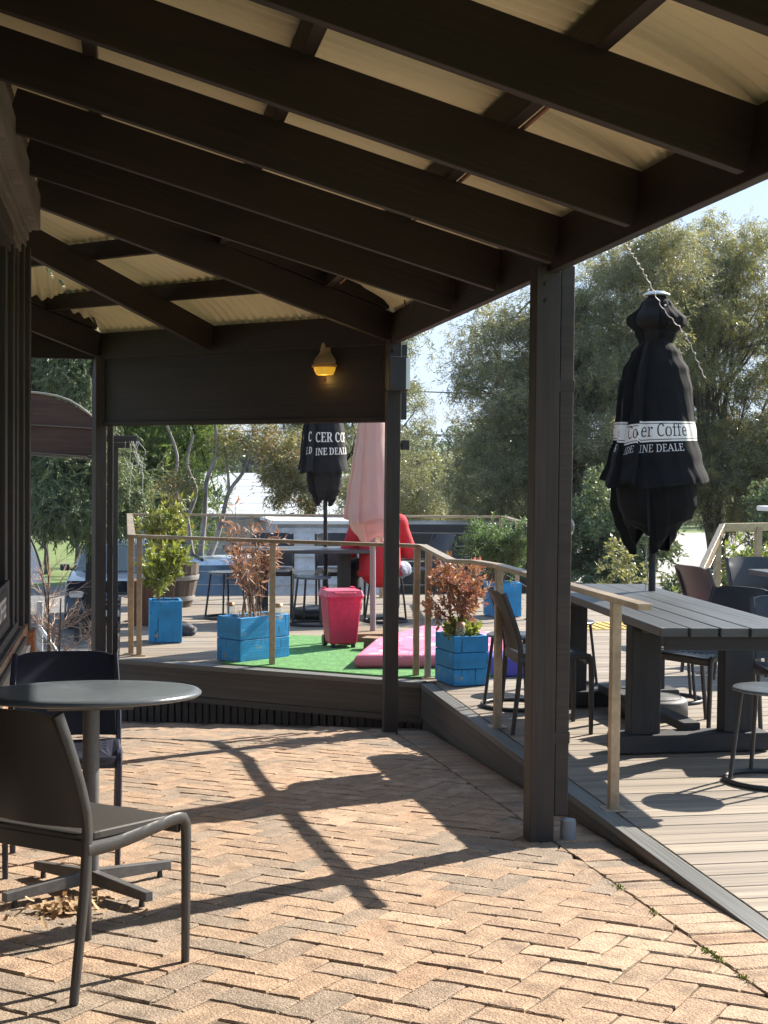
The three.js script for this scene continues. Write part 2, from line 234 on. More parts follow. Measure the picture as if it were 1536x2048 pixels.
{
  const o = new THREE.Group(); o.name = 'deck'; o.userData.kind = 'structure'; scene.add(o);
  const pitch = 0.145;
  for (let k = 0; k < 111; k++) {
    const z = -0.35 - k * pitch, x0 = Math.max(edgeX(z + 0.07), edgeX(z - 0.07)) + (z > EZ ? 0.105 : z > LZ ? 0.13 : 0.02), L = RX - x0;
    const g = boxUV(new RoundedBoxGeometry(L, 0.03, pitch - 0.008, 1, 0.003)); const ou = R() * 7, ov = R() * 7, uv = g.attributes.uv; for (let i = 0; i < uv.count; i++) uv.setXY(i, uv.getX(i) * 0.35 + ou, uv.getY(i) * 1.4 + ov);
    const b = part(o, 'deck_board', g, deckMats[Math.floor(R() * 4)]); b.position.set(x0 + L / 2, -0.015 + rr(-0.0008, 0.0008), z);
  }
  part(o, 'under_deck', [box(RX - 2.1, 0.02, 9.4, (RX + 2.1) / 2, -0.05, -4.9), box(RX - 2.1, 0.02, FARZ * -1 - 9.6, (RX + 2.1) / 2, -0.05, (FARZ - 9.6) / 2), box(2.1, 0.02, 5.2, 1.05, -0.05, -13.8)], mat([0.2, 0.14, 0.09], 0.9, { map: woodC }));
  // edging board along the front, fascia under it
  part(o, 'edge_board', bar(V(EX + 0.045, -0.012, 0), V(EX + 0.045, -0.012, EZ + 0.03), 0.09, 0.036, 0.004), M.edging);
  part(o, 'fascia_board', bar(V(EX + 0.025, -0.135, 0), V(EX + 0.025, -0.135, EZ), 0.035, 0.205), M.fascia);
  part(o, 'lower_fascia_board', bar(V(EX + 0.035, -0.33, -6), V(EX + 0.035, -0.33, EZ), 0.03, 0.16), M.fascia);
  const A = V(EX, 0, EZ), B = V(LX, 0, LZ), dir = B.clone().sub(A).normalize(), inn = V(dir.z, 0, -dir.x).multiplyScalar(-1); if (inn.z > 0) inn.negate();
  const off = (p, i, y) => p.clone().addScaledVector(inn, i).setY(y);
  part(o, 'edge_board', bar(off(A, 0.06, -0.012), off(B, 0.06, -0.012), 0.12, 0.036, 0.004), M.edging);
  part(o, 'fascia_board', bar(off(A, 0.03, -0.13), off(B, 0.03, -0.13), 0.035, 0.2), M.fascia);
  part(o, 'skirt_rail', bar(off(A, 0.022, -0.255), off(B, 0.022, -0.255), 0.045, 0.045), M.fascia);
  const len = A.distanceTo(B), nS = Math.floor(len / 0.0615);
  for (let k = 0; k < nS; k++) { const q = off(A.clone().addScaledVector(dir, (k + 0.5) * 0.0615), 0.04, 0), y1 = gy(q.z) - 0.05; const s = part(o, 'skirt_slat', boxUV(new THREE.BoxGeometry(0.044, 0.3, 0.018), true), M.brownPost); s.position.set(q.x, -0.27 - 0.15, q.z); s.rotation.y = Math.atan2(-dir.z, dir.x) + rr(-0.02, 0.02); }
  part(o, 'skirt_backing', bar(off(A, 0.1, -0.4), off(B, 0.1, -0.4), 0.01, 0.4, 0), M.brownPost);
  part(o, 'side_fascia_board', bar(V(LX + 0.03, -0.12, LZ), V(LX + 0.03, -0.12, FARZ), 0.035, 0.2), M.fascia);
  part(o, 'back_fascia_board', bar(V(LX, -0.12, FARZ - 0.03), V(RX, -0.12, FARZ - 0.03), 0.035, 0.24), M.fascia);
  for (const x of [0.4, 2.2, 4, 5.8]) for (const z of [-12.2, -14, -16.2]) part(o, 'stump', box(0.1, 2, 0.1, x, -1.06, z), M.brownPost);
  // artificial turf mat
  const turf = solo('artificial_turf_mat', 'bright green artificial turf mat laid on the deck round the red bin', 'turf mat', (() => { const s = new THREE.Shape([[0.72, 10.72], [1.95, 9.86], [2.9, 9.86], [2.9, 11.6], [2.35, 12.1], [1.3, 12.5], [0.95, 11.4]].map(p => new THREE.Vector2(p[0], p[1]))); const g = new THREE.ExtrudeGeometry(s, { depth: 0.012, bevelEnabled: false }); g.rotateX(-PI / 2); g.translate(0, 0.002, 0); return boxUV(g); })(), mat([0.15, 0.38, 0.12], 0.95, { map: rep(grit, 4, 4), bumpMap: rep(gritB, 6, 6), bumpScale: 0.006 }));
}
// railing: square posts with a flat top rail; cables only in the far runs
{
  const rail = (name, label, pts, postsAt, cables, plate = true) => {
    const o = thing(name, label, 'railing');
    for (let i = 0; i < pts.length - 1; i++) part(o, 'top_rail', bar(V(...pts[i]), V(...pts[i + 1]), 0.062, 0.026, 0.003), M.metal);
    for (const [x, z, h = 0.925] of postsAt) { const p = part(o, 'post', box(0.042, h, 0.042, 0, h / 2, 0, 0.003), M.metal); p.position.set(x, 0.0, z); if (plate) part(p, 'base_plate', box(0.1, 0.008, 0.1, 0, 0.006, 0, 0.002), M.metal); }
    for (const [a, b] of cables) for (let k = 1; k <= 5; k++) part(o, 'cable', rod(V(a[0], 0.15 * k, a[1]), V(b[0], 0.15 * k, b[1]), 0.0025, 0.0025, 5), M.wire);
    return o;
  };
  rail('hand_railing', 'bronze square-post hand railing along the deck edge beside the long table', [[2.09, 0.94, -5.5], [2.12, 0.938, -7.93], [2.115, 0.925, -8.45], [2.115, 0.888, -9.1], [2.095, 0.94, -9.93]], [[2.12, -5.93], [2.125, -7.93], [2.125, -9.86]], []);
  rail('hand_railing', 'bronze square-post hand railing on the slanted deck edge in front of the turf mat', [[2.08, 0.94, -9.93], [0.05, 0.94, -11.36]], [[2.055, -9.93], [1.09, -10.6], [0.112, -11.3]], []);
  rail('hand_railing', 'wire-strung hand railing down the side of the deck behind the blue planter box', [[0.05, 0.94, -11.36], [0.05, 0.94, -16.3]], [[0.05, -11.38], [0.05, -13.8], [0.05, -16.3]], [[[0.05, -11.4], [0.05, -16.3]]]);
  rail('hand_railing', 'wire-strung hand railing across the back of the deck before the white kiosk', [[0.05, 0.94, -16.3], [4.3, 0.94, -15.9]], [[1.42, -16.17], [2.9, -16.03], [4.28, -15.9]], [[[0.05, -16.3], [4.3, -15.9]]]);
  rail('hand_railing', 'wire-strung hand railing returning beside the green shrub in the blue planter', [[4.3, 0.94, -15.88], [3.98, 0.94, -13.6]], [[4.14, -14.7], [3.98, -13.62]], [[[4.3, -15.9], [3.98, -13.6]]]);
}

// ---------- the café building with its wrap-round verandah ----------
const cafe = thing('cafe_building', 'dark brown timber verandah with cream corrugated roof on the brick café wall', 'building');
const CP = V(1.75, 0, -9.3), LP = V(-0.2, 0, -11.3), HC = V(-0.53, 0, -8.36), SL = 0.285, EB = 2.328, RD = 0.19;
{
  const d2 = LP.clone().sub(CP).normalize(), n2 = V(-d2.z, 0, d2.x).multiplyScalar(1); if (n2.z < 0) n2.negate(); // inward normal of the slanted side
  const L2 = CP.distanceTo(LP), HC2 = V(-2.1, 0, -9.95);
  const sy = t => { const b = EB + RD + 0.13 + SL * t, r = Math.min(1, (0.6 - t) / 0.66); return t < 0.6 ? b - 0.2 * (1 - Math.sqrt(1 - r * r)) : b; };
  // rafters
  const rafter = (a, b, w = 0.047) => part(cafe, 'rafter', bar(a, b, w, RD, 0.003), M.brown);
  const yb = t => EB + RD / 2 + SL * t;
  for (let k = 0; k < 10; k++) { const z = -1.05 - 0.912 * k; if (z < -8.3) break; rafter(V(1.73, yb(0.02), z), V(-0.5, yb(2.25), z)); }
  rafter(V(1.715, yb(0.03), CP.z + 0.012), V(HC.x + 0.02, yb(2.25), HC.z), 0.05);
  const mid = CP.clone().lerp(LP, 0.58), q = (p, t) => p.clone().addScaledVector(n2, t);
  rafter(q(mid, 0.02).setY(yb(0.02)), q(mid, 2.25).setY(yb(2.25)));
  rafter(V(LP.x - 0.02, yb(0.03), LP.z + 0.03), HC2.clone().setY(yb(2.25)), 0.05);
  rafter(V(-1.1, yb(0.02), LP.z + 0.02), V(-1.1, yb(1.5), LP.z + 1.5));
  for (const [a, b] of [[V(1.715, yb(0.1) + 0.155, CP.z + 0.012), V(HC.x + 0.02, yb(2.25) + 0.155, HC.z)], [V(LP.x - 0.02, yb(0.1) + 0.155, LP.z + 0.03), HC2.clone().setY(yb(2.25) + 0.155)]]) part(cafe, 'hip_board', bar(a, b, 0.05, 0.125, 0.003), M.brown);
  // purlins on top of the rafters, under the sheets
  const py = t => EB + RD + SL * t + 0.057;
  for (const t of [0.47, 1.165, 1.89]) {
    const f = t / 2.25, c1 = V(1.75 - t, py(t), lerp(CP.z, HC.z, f)), c2 = V(lerp(LP.x, HC2.x, f), py(t), lerp(LP.z, HC2.z, f));
    part(cafe, 'purlin', bar(V(1.75 - t, py(t), 0.4), c1, 0.05, 0.113, 0.003), M.brown);
    part(cafe, 'purlin', bar(c1, c2, 0.05, 0.113, 0.003), M.brown);
    part(cafe, 'purlin', bar(c2, V(-3, py(t), c2.z), 0.05, 0.113, 0.003), M.brown);
  }
  // curved corrugated sheets, corrugations running down the fall
  const roof = (E0, dir, len, inw, hip0, hip1) => { // hip: inward reach allowed per metre from that end
    const ds = 0.0095, ts = [-0.06, -0.055, -0.04, -0.02, 0, 0.03, 0.06, 0.12, 0.18, 0.24, 0.3, 0.36, 0.42, 0.48, 0.54, 0.6, 1, 1.6, 2.28, 2.5], pos = [], uv = [], idx = []; let rows = 0;
    for (let s = 0; s <= len; s += ds, rows++) {
      const tm = Math.min(2.5, hip0 ? Math.max(0.0, s * hip0) : 9, hip1 ? Math.max(0.0, (len - s) * hip1) : 9);
      for (const t0 of ts) { const t = Math.min(t0, Math.max(tm, -0.06)); const y = sy(t) + 0.014 * Math.cos(s / 0.076 * 2 * PI), p = E0.clone().addScaledVector(dir, s).addScaledVector(inw, t); pos.push(p.x, y, p.z); uv.push(s * 0.7, t * 0.7); }
    }
    const n = ts.length; for (let j = 0; j < rows - 1; j++) for (let i = 0; i < n - 1; i++) { const a = j * n + i; idx.push(a, a + 1, a + n, a + 1, a + n + 1, a + n); }
    const g = new THREE.BufferGeometry(); g.setAttribute('position', new THREE.Float32BufferAttribute(pos, 3)); g.setAttribute('uv', new THREE.Float32BufferAttribute(uv, 2)); g.setIndex(idx); g.computeVertexNormals();
    part(cafe, 'roof_sheet', g, M.cream);
  };
  const h = 2.37;
  roof(V(1.77, 0, CP.z), V(0, 0, 1), 10, V(-1, 0, 0), h, 0);
  roof(CP.clone().addScaledVector(n2, -0.02), d2, L2, n2, h, h);
  roof(V(LP.x, 0, LP.z - 0.02), V(-1, 0, 0), 3, V(0, 0, 1), h, 0);
  for (const [a, b] of [[CP, HC], [LP, HC2]]) part(cafe, 'hip_flashing', bar(a.clone().setY(sy(0.1) + 0.02), b.clone().setY(sy(2.28) + 0.02), 0.34, 0.03, 0), M.cream);
  // eave beams
  const eb = (a, b) => part(cafe, 'eave_beam', bar(a.clone().setY(EB + 0.09), b.clone().setY(EB + 0.09), 0.045, 0.2, 0.004), M.brown);
  eb(V(1.752, 0, 0.5), CP.clone().add(V(0, 0, 0.02))); eb(CP, LP); eb(LP, V(-3, 0, LP.z));
  const e2 = (a, b, w, hgt, y) => bar(a.clone().setY(y), b.clone().setY(y), w, hgt, 0.004);
  part(cafe, 'hanging_panel', e2(CP.clone().addScaledVector(d2, 0.05).addScaledVector(n2, -0.014), LP.clone().addScaledVector(d2, -0.05).addScaledVector(n2, -0.014), 0.014, 0.55, 2.075), M.brown);
  part(cafe, 'panel_batten', e2(CP.clone().addScaledVector(d2, 0.05).addScaledVector(n2, 0.0), LP.clone().addScaledVector(d2, -0.05).addScaledVector(n2, 0.0), 0.014, 0.03, 1.82), M.brown);
  // posts
  const post = (x, z, w, y0 = gy(z) - 0.02) => { const H = EB + 0.02 - y0, p = part(cafe, 'post', box(w, H, w, 0, H / 2, 0, 0.004, true), M.brownPost); p.position.set(x, y0, z); return p; };
  const p1 = post(1.735, -5.78, 0.105), pc = post(CP.x, CP.z, 0.092), pl = post(LP.x, LP.z + 0.0, 0.088); pl.rotation.y = PI / 8; 
  post(1.735, -1.2, 0.105); post(1.735, 0.4, 0.105);
  for (const [x, z, y0] of [[1.735, -5.78, 0], [CP.x, CP.z, 0]]) for (const y of [2.2, 2.27]) part(cafe, 'bolt', new THREE.SphereGeometry(0.011, 10, 8).scale(1, 1, 0.5).translate(x - 0.012, y, z + 0.053), M.brownPost);
  // rectangular downpipe strapped to the near post, draining into a grey socket
  const dp = part(cafe, 'downpipe', [box(0.062, 2.33, 0.09, 1.827, 1.19, -5.8, 0.006)], M.brownPost);
  for (const y of [0.36, 1.85]) part(dp, 'strap', box(0.09, 0.05, 0.094, 1.816, y, -5.8, 0.003), M.brownPost);
  part(dp, 'drain_socket', new THREE.CylinderGeometry(0.032, 0.034, 0.09, 20).translate(1.86, -0.035, -5.76), mat([0.25, 0.27, 0.28], 0.6));
  const dp2 = part(cafe, 'downpipe', [box(0.035, 0.5, 0.05, 1.83, 2.07, -9.34, 0.004)], M.black);
  part(cafe, 'downpipe', [box(0.045, 2.6, 0.06, LP.x + 0.085, 0.95, LP.z - 0.06, 0.005)], M.black);
  // wall: plate, soffit boards, frames and glass
  part(cafe, 'wall_plate', [box(0.09, 0.2, 9.4, -0.525, 2.93, -3.66, 0.004)], M.soffit);
  for (let k = 0; k < 4; k++) part(cafe, 'plate_moulding', box(0.03 + 0.014 * k, 0.05, 9.36, -0.585 + 0.007 * k, 2.7 + 0.047 * k, -3.67, 0.004), M.soffit);
  part(cafe, 'upper_wall', box(0.1, 1.2, 9.4, -0.64, 3.2, -3.66), M.frame); part(cafe, 'wall_lining', box(0.03, 0.42, 9.4, -0.555, 3.14, -3.66), M.frame);
  const jambs = [[-0.53, -8.31, 0.1], [-0.555, -8.2, 0.1], [-0.58, -8.08, 0.12], [-0.6, -7.92, 0.14], [-0.575, -7.72, 0.1], [-0.6, -7.55, 0.14], [-0.56, -5.2, 0.12], [-0.56, -2.2, 0.12]];
  for (const [x, z, w] of jambs) part(cafe, 'window_jamb', box(0.1, 2.2, w, x - 0.05, 1.62, z, 0.006, true), M.frame);
  part(cafe, 'window_head', box(0.08, 0.1, 7.4, -0.6, 2.66, -3.75, 0.005), M.frame);
  part(cafe, 'window_pane', box(0.006, 2.0, 7.3, -0.64, 1.62, -3.8), M.darkGlass);
  part(cafe, 'back_wall', box(0.1, 2.4, 9.4, -0.9, 1.5, -3.7), M.soffit);
  for (let k = 0; k < 5; k++) part(cafe, 'sill_board', box(0.05 + 0.022 * k, 0.045, 7.9, -0.62 + 0.011 * k + 0.004, 0.67 - 0.044 * k, -4.0, 0.004), M.frame);
  // brick dado under the window, each brick laid in its course
  const dado = part(cafe, 'dado_core', box(0.09, 1.1, 9.3, -0.62, 0.0, -3.7), mat([0.3, 0.25, 0.2], 1, { map: grit }));
  const bg = [0, 1, 2].map(() => { const g = boxUV(new RoundedBoxGeometry(0.05, 0.07, 0.228, 1, 0.005)); const uv = g.attributes.uv, a = R(), b = R(); for (let i = 0; i < uv.count; i++) uv.setXY(i, uv.getX(i) * 2 + a, uv.getY(i) * 2 + b); return g; });
  for (let c = 0; c < 13; c++) for (let k = 0; k < 12; k++) { const z = -5.6 - k * 0.24 - (c % 2) * 0.12, y = -0.4 + c * 0.08; if (z < -8.25 || y < gy(z) - 0.05) continue; const b = part(cafe, 'brick', bg[Math.floor(R() * 3)], [M.orangeBrick, brickMats[5], brickMats[1]][Math.floor(R() * 3)]); b.position.set(-0.565, y, z); }
  // chamfered corner wall going back behind the jambs
  const w2 = (y, hgt, wdt, m, nm) => part(cafe, nm, bar(V(HC.x - 0.06, y, HC.z - 0.0), V(HC2.x, y, HC2.z), wdt, hgt, 0.003), m);
  w2(2.93, 0.2, 0.08, M.soffit, 'wall_plate'); w2(1.4, 3.0, 0.06, M.frame, 'corner_wall');
  part(cafe, 'corner_pier', box(0.12, 0.95, 0.16, -0.56, 0.08, -8.32, 0.01), M.orangeBrick);
  // lettering on the dark panel inside the window
  const cv = document.createElement('canvas'); cv.width = 512; cv.height = 128; const cx = cv.getContext('2d'); cx.fillStyle = '#1b1a18'; cx.fillRect(0, 0, 512, 128); cx.fillStyle = '#e9e6df'; cx.font = 'bold 104px sans-serif'; cx.textAlign = 'center'; cx.textBaseline = 'middle'; cx.fillText('COFFEE', 256, 68);
  const t = new THREE.CanvasTexture(cv); t.colorSpace = THREE.SRGBColorSpace;
  const sg = new THREE.PlaneGeometry(0.64, 0.17); sg.rotateY(PI / 2); part(cafe, 'window_sign', sg, mat([1, 1, 1], 0.6, { map: t }), 'white capital letters on a dark panel low in the window').position.set(-0.575, 0.8, -6.98);
  part(cafe, 'sign_board', box(0.02, 0.22, 1.4, -0.588, 0.8, -6.75, 0.003), M.black);
  // cable loops and junction boxes under the roof
  for (const w of [tube([V(1.735, 2.62, -8.9), V(1.73, 2.52, -8.8), V(1.725, 2.475, -8.65), V(1.725, 2.53, -8.45)], 0.004, 16, 5), tube([V(1.69, 2.3, -9.32), V(1.66, 2.15, -9.3), V(1.68, 2.05, -9.28), V(1.7, 2.0, -9.28)], 0.004, 16, 5), tube([V(LP.x - 0.05, 2.33, LP.z), V(LP.x - 0.06, 2.2, LP.z - 0.03), V(LP.x - 0.05, 2.1, LP.z - 0.05), V(LP.x - 0.05, 1.6, LP.z - 0.05)], 0.005, 16, 5)]) part(cafe, 'cable', w, M.cable);
  part(cafe, 'junction_box', box(0.1, 0.1, 0.06, 1.32, 2.67, -4.05, 0.01), M.white); 
  part(cafe, 'junction_box', box(0.06, 0.05, 0.03, 0.02, 3.1, -5.1, 0.006), M.white);
  part(cafe, 'conduit', rod(V(1.33, 2.66, -4.1), V(1.33, 2.66, -8.9), 0.008), mat([0.3, 0.16, 0.1], 0.6));
}
// pendant lamp: clay-coloured bell over an amber bowl
{
  const o = thing('pendant_lamp', 'bell-shaped pendant lamp with amber glass bowl hanging below the roof beam', 'lamp', [1.36, 2.13, -9.72]);
  part(o, 'bell', lathe([[0.0, 0.245], [0.018, 0.243], [0.036, 0.225], [0.041, 0.2], [0.042, 0.165], [0.052, 0.145], [0.075, 0.12], [0.088, 0.095], [0.09, 0.074], [0.086, 0.074], [0.0, 0.074]], 36), mat([0.5, 0.36, 0.2], 0.6, { map: dust }));
  part(o, 'rim', lathe([[0.09, 0.072], [0.1, 0.068], [0.1, 0.056], [0.09, 0.052], [0.085, 0.06]], 36), mat([0.5, 0.3, 0.1], 0.5));
  part(o, 'bowl', lathe([[0.09, 0.06], [0.082, 0.03], [0.068, 0.004], [0.06, 0], [0, 0]], 36), mat([0.95, 0.58, 0.06], 0.35, { transmission: 0.4, thickness: 0, emissive: new THREE.Color().setRGB(0.27, 0.15, 0.012) }));
  const pl = new THREE.PointLight(new THREE.Color().setRGB(1, 0.6, 0.15), 0.07, 0, 2); pl.position.set(0, -0.03, 0); pl.castShadow = true; pl.shadow.radius = 3; o.add(pl);
  for (const x of [-0.012, 0.012]) part(o, 'cord', rod(V(x, 0.24, 0), V(x, 0.62, 0), 0.0026), mat([0.4, 0.28, 0.18], 0.8));
}
{
  const o = thing('loudspeaker', 'black wall loudspeaker with silver grille on the corner post', 'loudspeaker', [1.775, 2.005, -9.225]);
  part(o, 'cabinet', box(0.13, 0.225, 0.1, -0.01, 0.1125, 0, 0.006), M.black); part(o, 'grille', box(0.03, 0.21, 0.104, 0.05, 0.1125, 0.0, 0.004), M.steel); part(o, 'bracket', box(0.03, 0.06, 0.05, 0, 0.11, -0.06), M.black);
  const s = thing('spotlight', 'small black floodlight fixed to the side of the corner post', 'lamp', [1.835, 1.62, -9.3]);
  part(s, 'housing', box(0.05, 0.065, 0.06, 0, 0.03, 0, 0.004), M.black); part(s, 'lens', box(0.044, 0.05, 0.006, 0, 0.03, -0.032), M.steel); part(s, 'arm', rod(V(-0.045, 0.03, 0), V(-0.02, 0.03, 0), 0.008), M.black);
  const g = thing('globe_lamp', 'dark round globe lamp mounted behind the near verandah post', 'lamp', [1.862, 1.25, -5.9]);
  part(g, 'globe', new THREE.SphereGeometry(0.052, 28, 18).scale(1, 1.05, 1), mat([0.02, 0.02, 0.022], 0.12)); part(g, 'collar', rod(V(-0.02, 0, 0.02), V(-0.02, 0, 0.055), 0.03, 0.03, 16), M.black);
}

// ---------- furniture ----------
function rrect(w, d, r) { const s = new THREE.Shape(), x = w / 2, y = d / 2; s.moveTo(-x + r, -y); s.lineTo(x - r, -y); s.quadraticCurveTo(x, -y, x, -y + r); s.lineTo(x, y - r); s.quadraticCurveTo(x, y, x - r, y); s.lineTo(-x + r, y); s.quadraticCurveTo(-x, y, -x, y - r); s.lineTo(-x, -y + r); s.quadraticCurveTo(-x, -y, -x + r, -y); return s; }
// one-piece plastic café chair; local +z is the way it faces
function makeChair(name, label, m, holes, group) {
  const o = thing(name, label, 'chair', [0, 0, 0], 0, group);
  { // seat: dished, pierced with oval holes
    const s = rrect(0.43, 0.42, 0.05);
    if (holes) for (let r = 0; r < 8; r++) for (let c = 0; c < 8 - (r % 2); c++) { const p = new THREE.Path(); p.absellipse(-0.154 + c * 0.044 + (r % 2) * 0.022, -0.15 + r * 0.042, 0.0135, 0.0095, 0, 2 * PI, true); s.holes.push(p); }
    let g = new THREE.ExtrudeGeometry(s, { depth: 0.016, bevelEnabled: true, bevelSize: 0.005, bevelThickness: 0.004, bevelSegments: 1, curveSegments: 5 }); g.rotateX(PI / 2); g.translate(0, 0.45, 0.01);
    const p = g.attributes.position; for (let i = 0; i < p.count; i++) { const x = p.getX(i), z = p.getZ(i); p.setY(i, p.getY(i) + 0.25 * x * x + 0.10 * z * Math.abs(z) + (z > 0.15 ? -0.35 * (z - 0.15) : 0)); }
    g.computeVertexNormals(); part(o, 'seat', boxUV(g), m);
  }
  { // backrest: a tall curved panel between two stiles
    const nx = 12, ny = 12, f = (u, v, side) => { const x = lerp(-1, 1, u) * (0.205 - 0.012 * v), y = 0.475 + 0.335 * v, z = -0.195 - 0.035 * v - 0.085 * v * v - 0.035 * (1 - Math.pow(Math.abs(2 * u - 1), 2)) + 0.012 * side; return [x, y + (v > 0.9 ? -0.016 * Math.pow(Math.abs(2 * u - 1), 6) : 0), z]; };
    const pos = [], idx = []; for (const side of [0, 1]) for (let j = 0; j <= ny; j++) for (let i = 0; i <= nx; i++) pos.push(...f(i / nx, j / ny, side));
    const n = nx + 1, N = n * (ny + 1); for (const s of [0, 1]) for (let j = 0; j < ny; j++) for (let i = 0; i < nx; i++) { const a = s * N + j * n + i; s ? idx.push(a, a + 1, a + n, a + 1, a + n + 1, a + n) : idx.push(a, a + n, a + 1, a + 1, a + n, a + n + 1); }
    const e = (a, b) => idx.push(a, b, a + N, b, b + N, a + N);
    for (let i = 0; i < nx; i++) { e(i, i + 1); e(ny * n + i + 1, ny * n + i); } for (let j = 0; j < ny; j++) { e((j + 1) * n, j * n); e(j * n + nx, (j + 1) * n + nx); }
    let g = new THREE.BufferGeometry(); g.setAttribute('position', new THREE.Float32BufferAttribute(pos, 3)); g.setIndex(idx); g = toCreasedNormals(g.toNonIndexed(), 0.6); part(o, 'backrest', boxUV(g), m);
  }
  const limb = (pts, w0, w1, dp) => { // square-section moulded limb
    const c = new THREE.CatmullRomCurve3(pts), n = 34, pos = [], idx = []; let up = V(1, 0, 0);
    for (let i = 0; i <= n; i++) { const q = c.getPointAt(i / n), t = c.getTangentAt(i / n), s = up.clone().addScaledVector(t, -up.dot(t)).normalize(), b = t.clone().cross(s), w = lerp(w0, w1, i / n) / 2, d = lerp(dp[0], dp[1], i / n) / 2; for (const [a, k] of [[-1, -0.6], [-0.6, -1], [0.6, -1], [1, -0.6], [1, 0.6], [0.6, 1], [-0.6, 1], [-1, 0.6]]) { const r = q.clone().addScaledVector(s, a * w).addScaledVector(b, k * d); pos.push(r.x, r.y, r.z); } }
    for (let i = 0; i < n; i++) for (let k = 0; k < 8; k++) { const a = i * 8 + k, b = i * 8 + (k + 1) % 8; idx.push(a, a + 8, b, b, a + 8, b + 8); }
    for (const st of [0, n * 8]) for (let k = 1; k < 7; k++) st ? idx.push(st, st + k, st + k + 1) : idx.push(st, st + k + 1, st + k);
    const g = new THREE.BufferGeometry(); g.setAttribute('position', new THREE.Float32BufferAttribute(pos, 3)); g.setIndex(idx); return boxUV(toCreasedNormals(g.toNonIndexed(), 0.8));
  };
  for (const s of [-1, 1]) {
    part(o, 'leg', limb([V(s * 0.203, 0.8, -0.298), V(s * 0.212, 0.66, -0.245), V(s * 0.216, 0.5, -0.2), V(s * 0.213, 0.36, -0.2), V(s * 0.205, 0.0, -0.235)], 0.022, 0.023, [0.034, 0.023]), m);
    part(o, 'leg', limb([V(s * 0.214, 0.418, -0.2), V(s * 0.216, 0.42, -0.08), V(s * 0.216, 0.436, 0.06), V(s * 0.214, 0.447, 0.16), V(s * 0.213, 0.444, 0.196), V(s * 0.212, 0.425, 0.209), V(s * 0.212, 0.38, 0.212), V(s * 0.21, 0.2, 0.214), V(s * 0.207, 0.0, 0.215)], 0.026, 0.021, [0.042, 0.022]), m);
  }
  part(o, 'seat_frame', box(0.4, 0.05, 0.018, 0, 0.42, -0.198, 0.006), m); part(o, 'seat_frame', box(0.4, 0.035, 0.018, 0, 0.415, 0.195, 0.006), m);
  return o;
}
const greyPlastic = mat([0.043, 0.04, 0.037], 0.42, { bumpMap: gritB, bumpScale: 0.0004 });
const chairA = makeChair('cafe_chair', 'dark moulded plastic chair turned away on the bricks by the round table', greyPlastic, false);
chairA.position.set(-0.115, gy(-4.26) - 0.006, -4.262); chairA.rotation.set(0, 135.4 * PI / 180, 0); chairA.rotation.order = 'YXZ';
const chairB = makeChair('cafe_chair', 'black plastic chair facing the round table from the wall side', M.navyPlastic, true);
chairB.position.set(-0.235, gy(-5.65) - 0.002, -5.68); chairB.rotation.y = 0.02;
const slope = new THREE.Quaternion().setFromAxisAngle(V(1, 0, 0), -Math.atan(0.055)); // the paving falls away, and what stands on it leans with it
for (const c of [chairA, chairB]) c.quaternion.premultiply(slope);
const dk = 'black pierced-seat chairs on the deck';
const chairD = makeChair('deck_chair', 'black pierced-seat chair with its back to the railing, facing the long table', M.plastic, true, dk);
chairD.position.set(2.40, 0, -7.88); chairD.rotation.y = 1.5;
copy(chairD, [3.33, 0, -7.75], Math.atan2(-0.9, 0.43), 'black pierced-seat chair tucked in under the far side of the long table', dk);
copy(chairD, [3.56, 0, -7.02], -0.2, 'black chair beside the right-hand table leg, showing only its upper back', dk);
copy(chairD, [4.35, 0, -9.8], 1.75, 'black chair seen side-on by the stair railing', dk);
copy(chairD, [4.95, 0, -10.35], 0.1, 'dark chair pushed up to the small table by the stair railing', dk);
copy(chairD, [2.17, 0, -14.35], 0.05, 'black chair behind the far table, next to the red bin', dk);
copy(chairD, [1.47, 0, -14.4], -0.15, 'black chair behind the far table, at the dry brown shrub', dk);
copy(chairD, [3.0, 0, -14.3], -1.2, 'black chair beside the person, before the dark trailer', dk);
// backless stool: round seat, four rods, a ring on the floor
{
  const gr = 'round backless stools on the deck';
  const o = thing('ring_stool', 'black round stool with ring foot in front of the long table', 'stool', [3.06, 0, -6.36], 0.4, gr);
  part(o, 'seat', lathe([[0, 0.438], [0.15, 0.438], [0.178, 0.444], [0.182, 0.452], [0.176, 0.46], [0.15, 0.459], [0, 0.454]], 40), M.tableTop);
  for (let k = 0; k < 4; k++) { const a = k * PI / 2 + 0.4, c = Math.cos(a), s = Math.sin(a); part(o, 'leg', rod(V(c * 0.202, 0.012, s * 0.202), V(c * 0.15, 0.44, s * 0.15), 0.0105), M.black); }
  part(o, 'foot_ring', new THREE.TorusGeometry(0.204, 0.0125, 10, 48).rotateX(PI / 2).translate(0, 0.0125, 0), M.black);
  copy(o, [3.0, 0, -9.35], 0.1, 'round stool with ring foot beyond the far end of the long table', gr);
  copy(o, [3.5, 0, -8.72], 0.9, 'round stool with ring foot behind the umbrella pole of the long table', gr);
  copy(o, [2.42, 0, -8.62], 0.5, 'round stool half hidden behind the chair with its back to the railing', gr);
  copy(o, [0.98, 0, -14.0], 0.2, 'round stool in front of the pale blue car windscreen', gr);
  copy(o, [2.5, 0, -13.56], 0.3, 'round stool under the person in the red hoodie', gr);
  copy(o, [1.75, 0, -13.35], 0.7, 'round stool between the dry shrub and the red bin', gr);
}
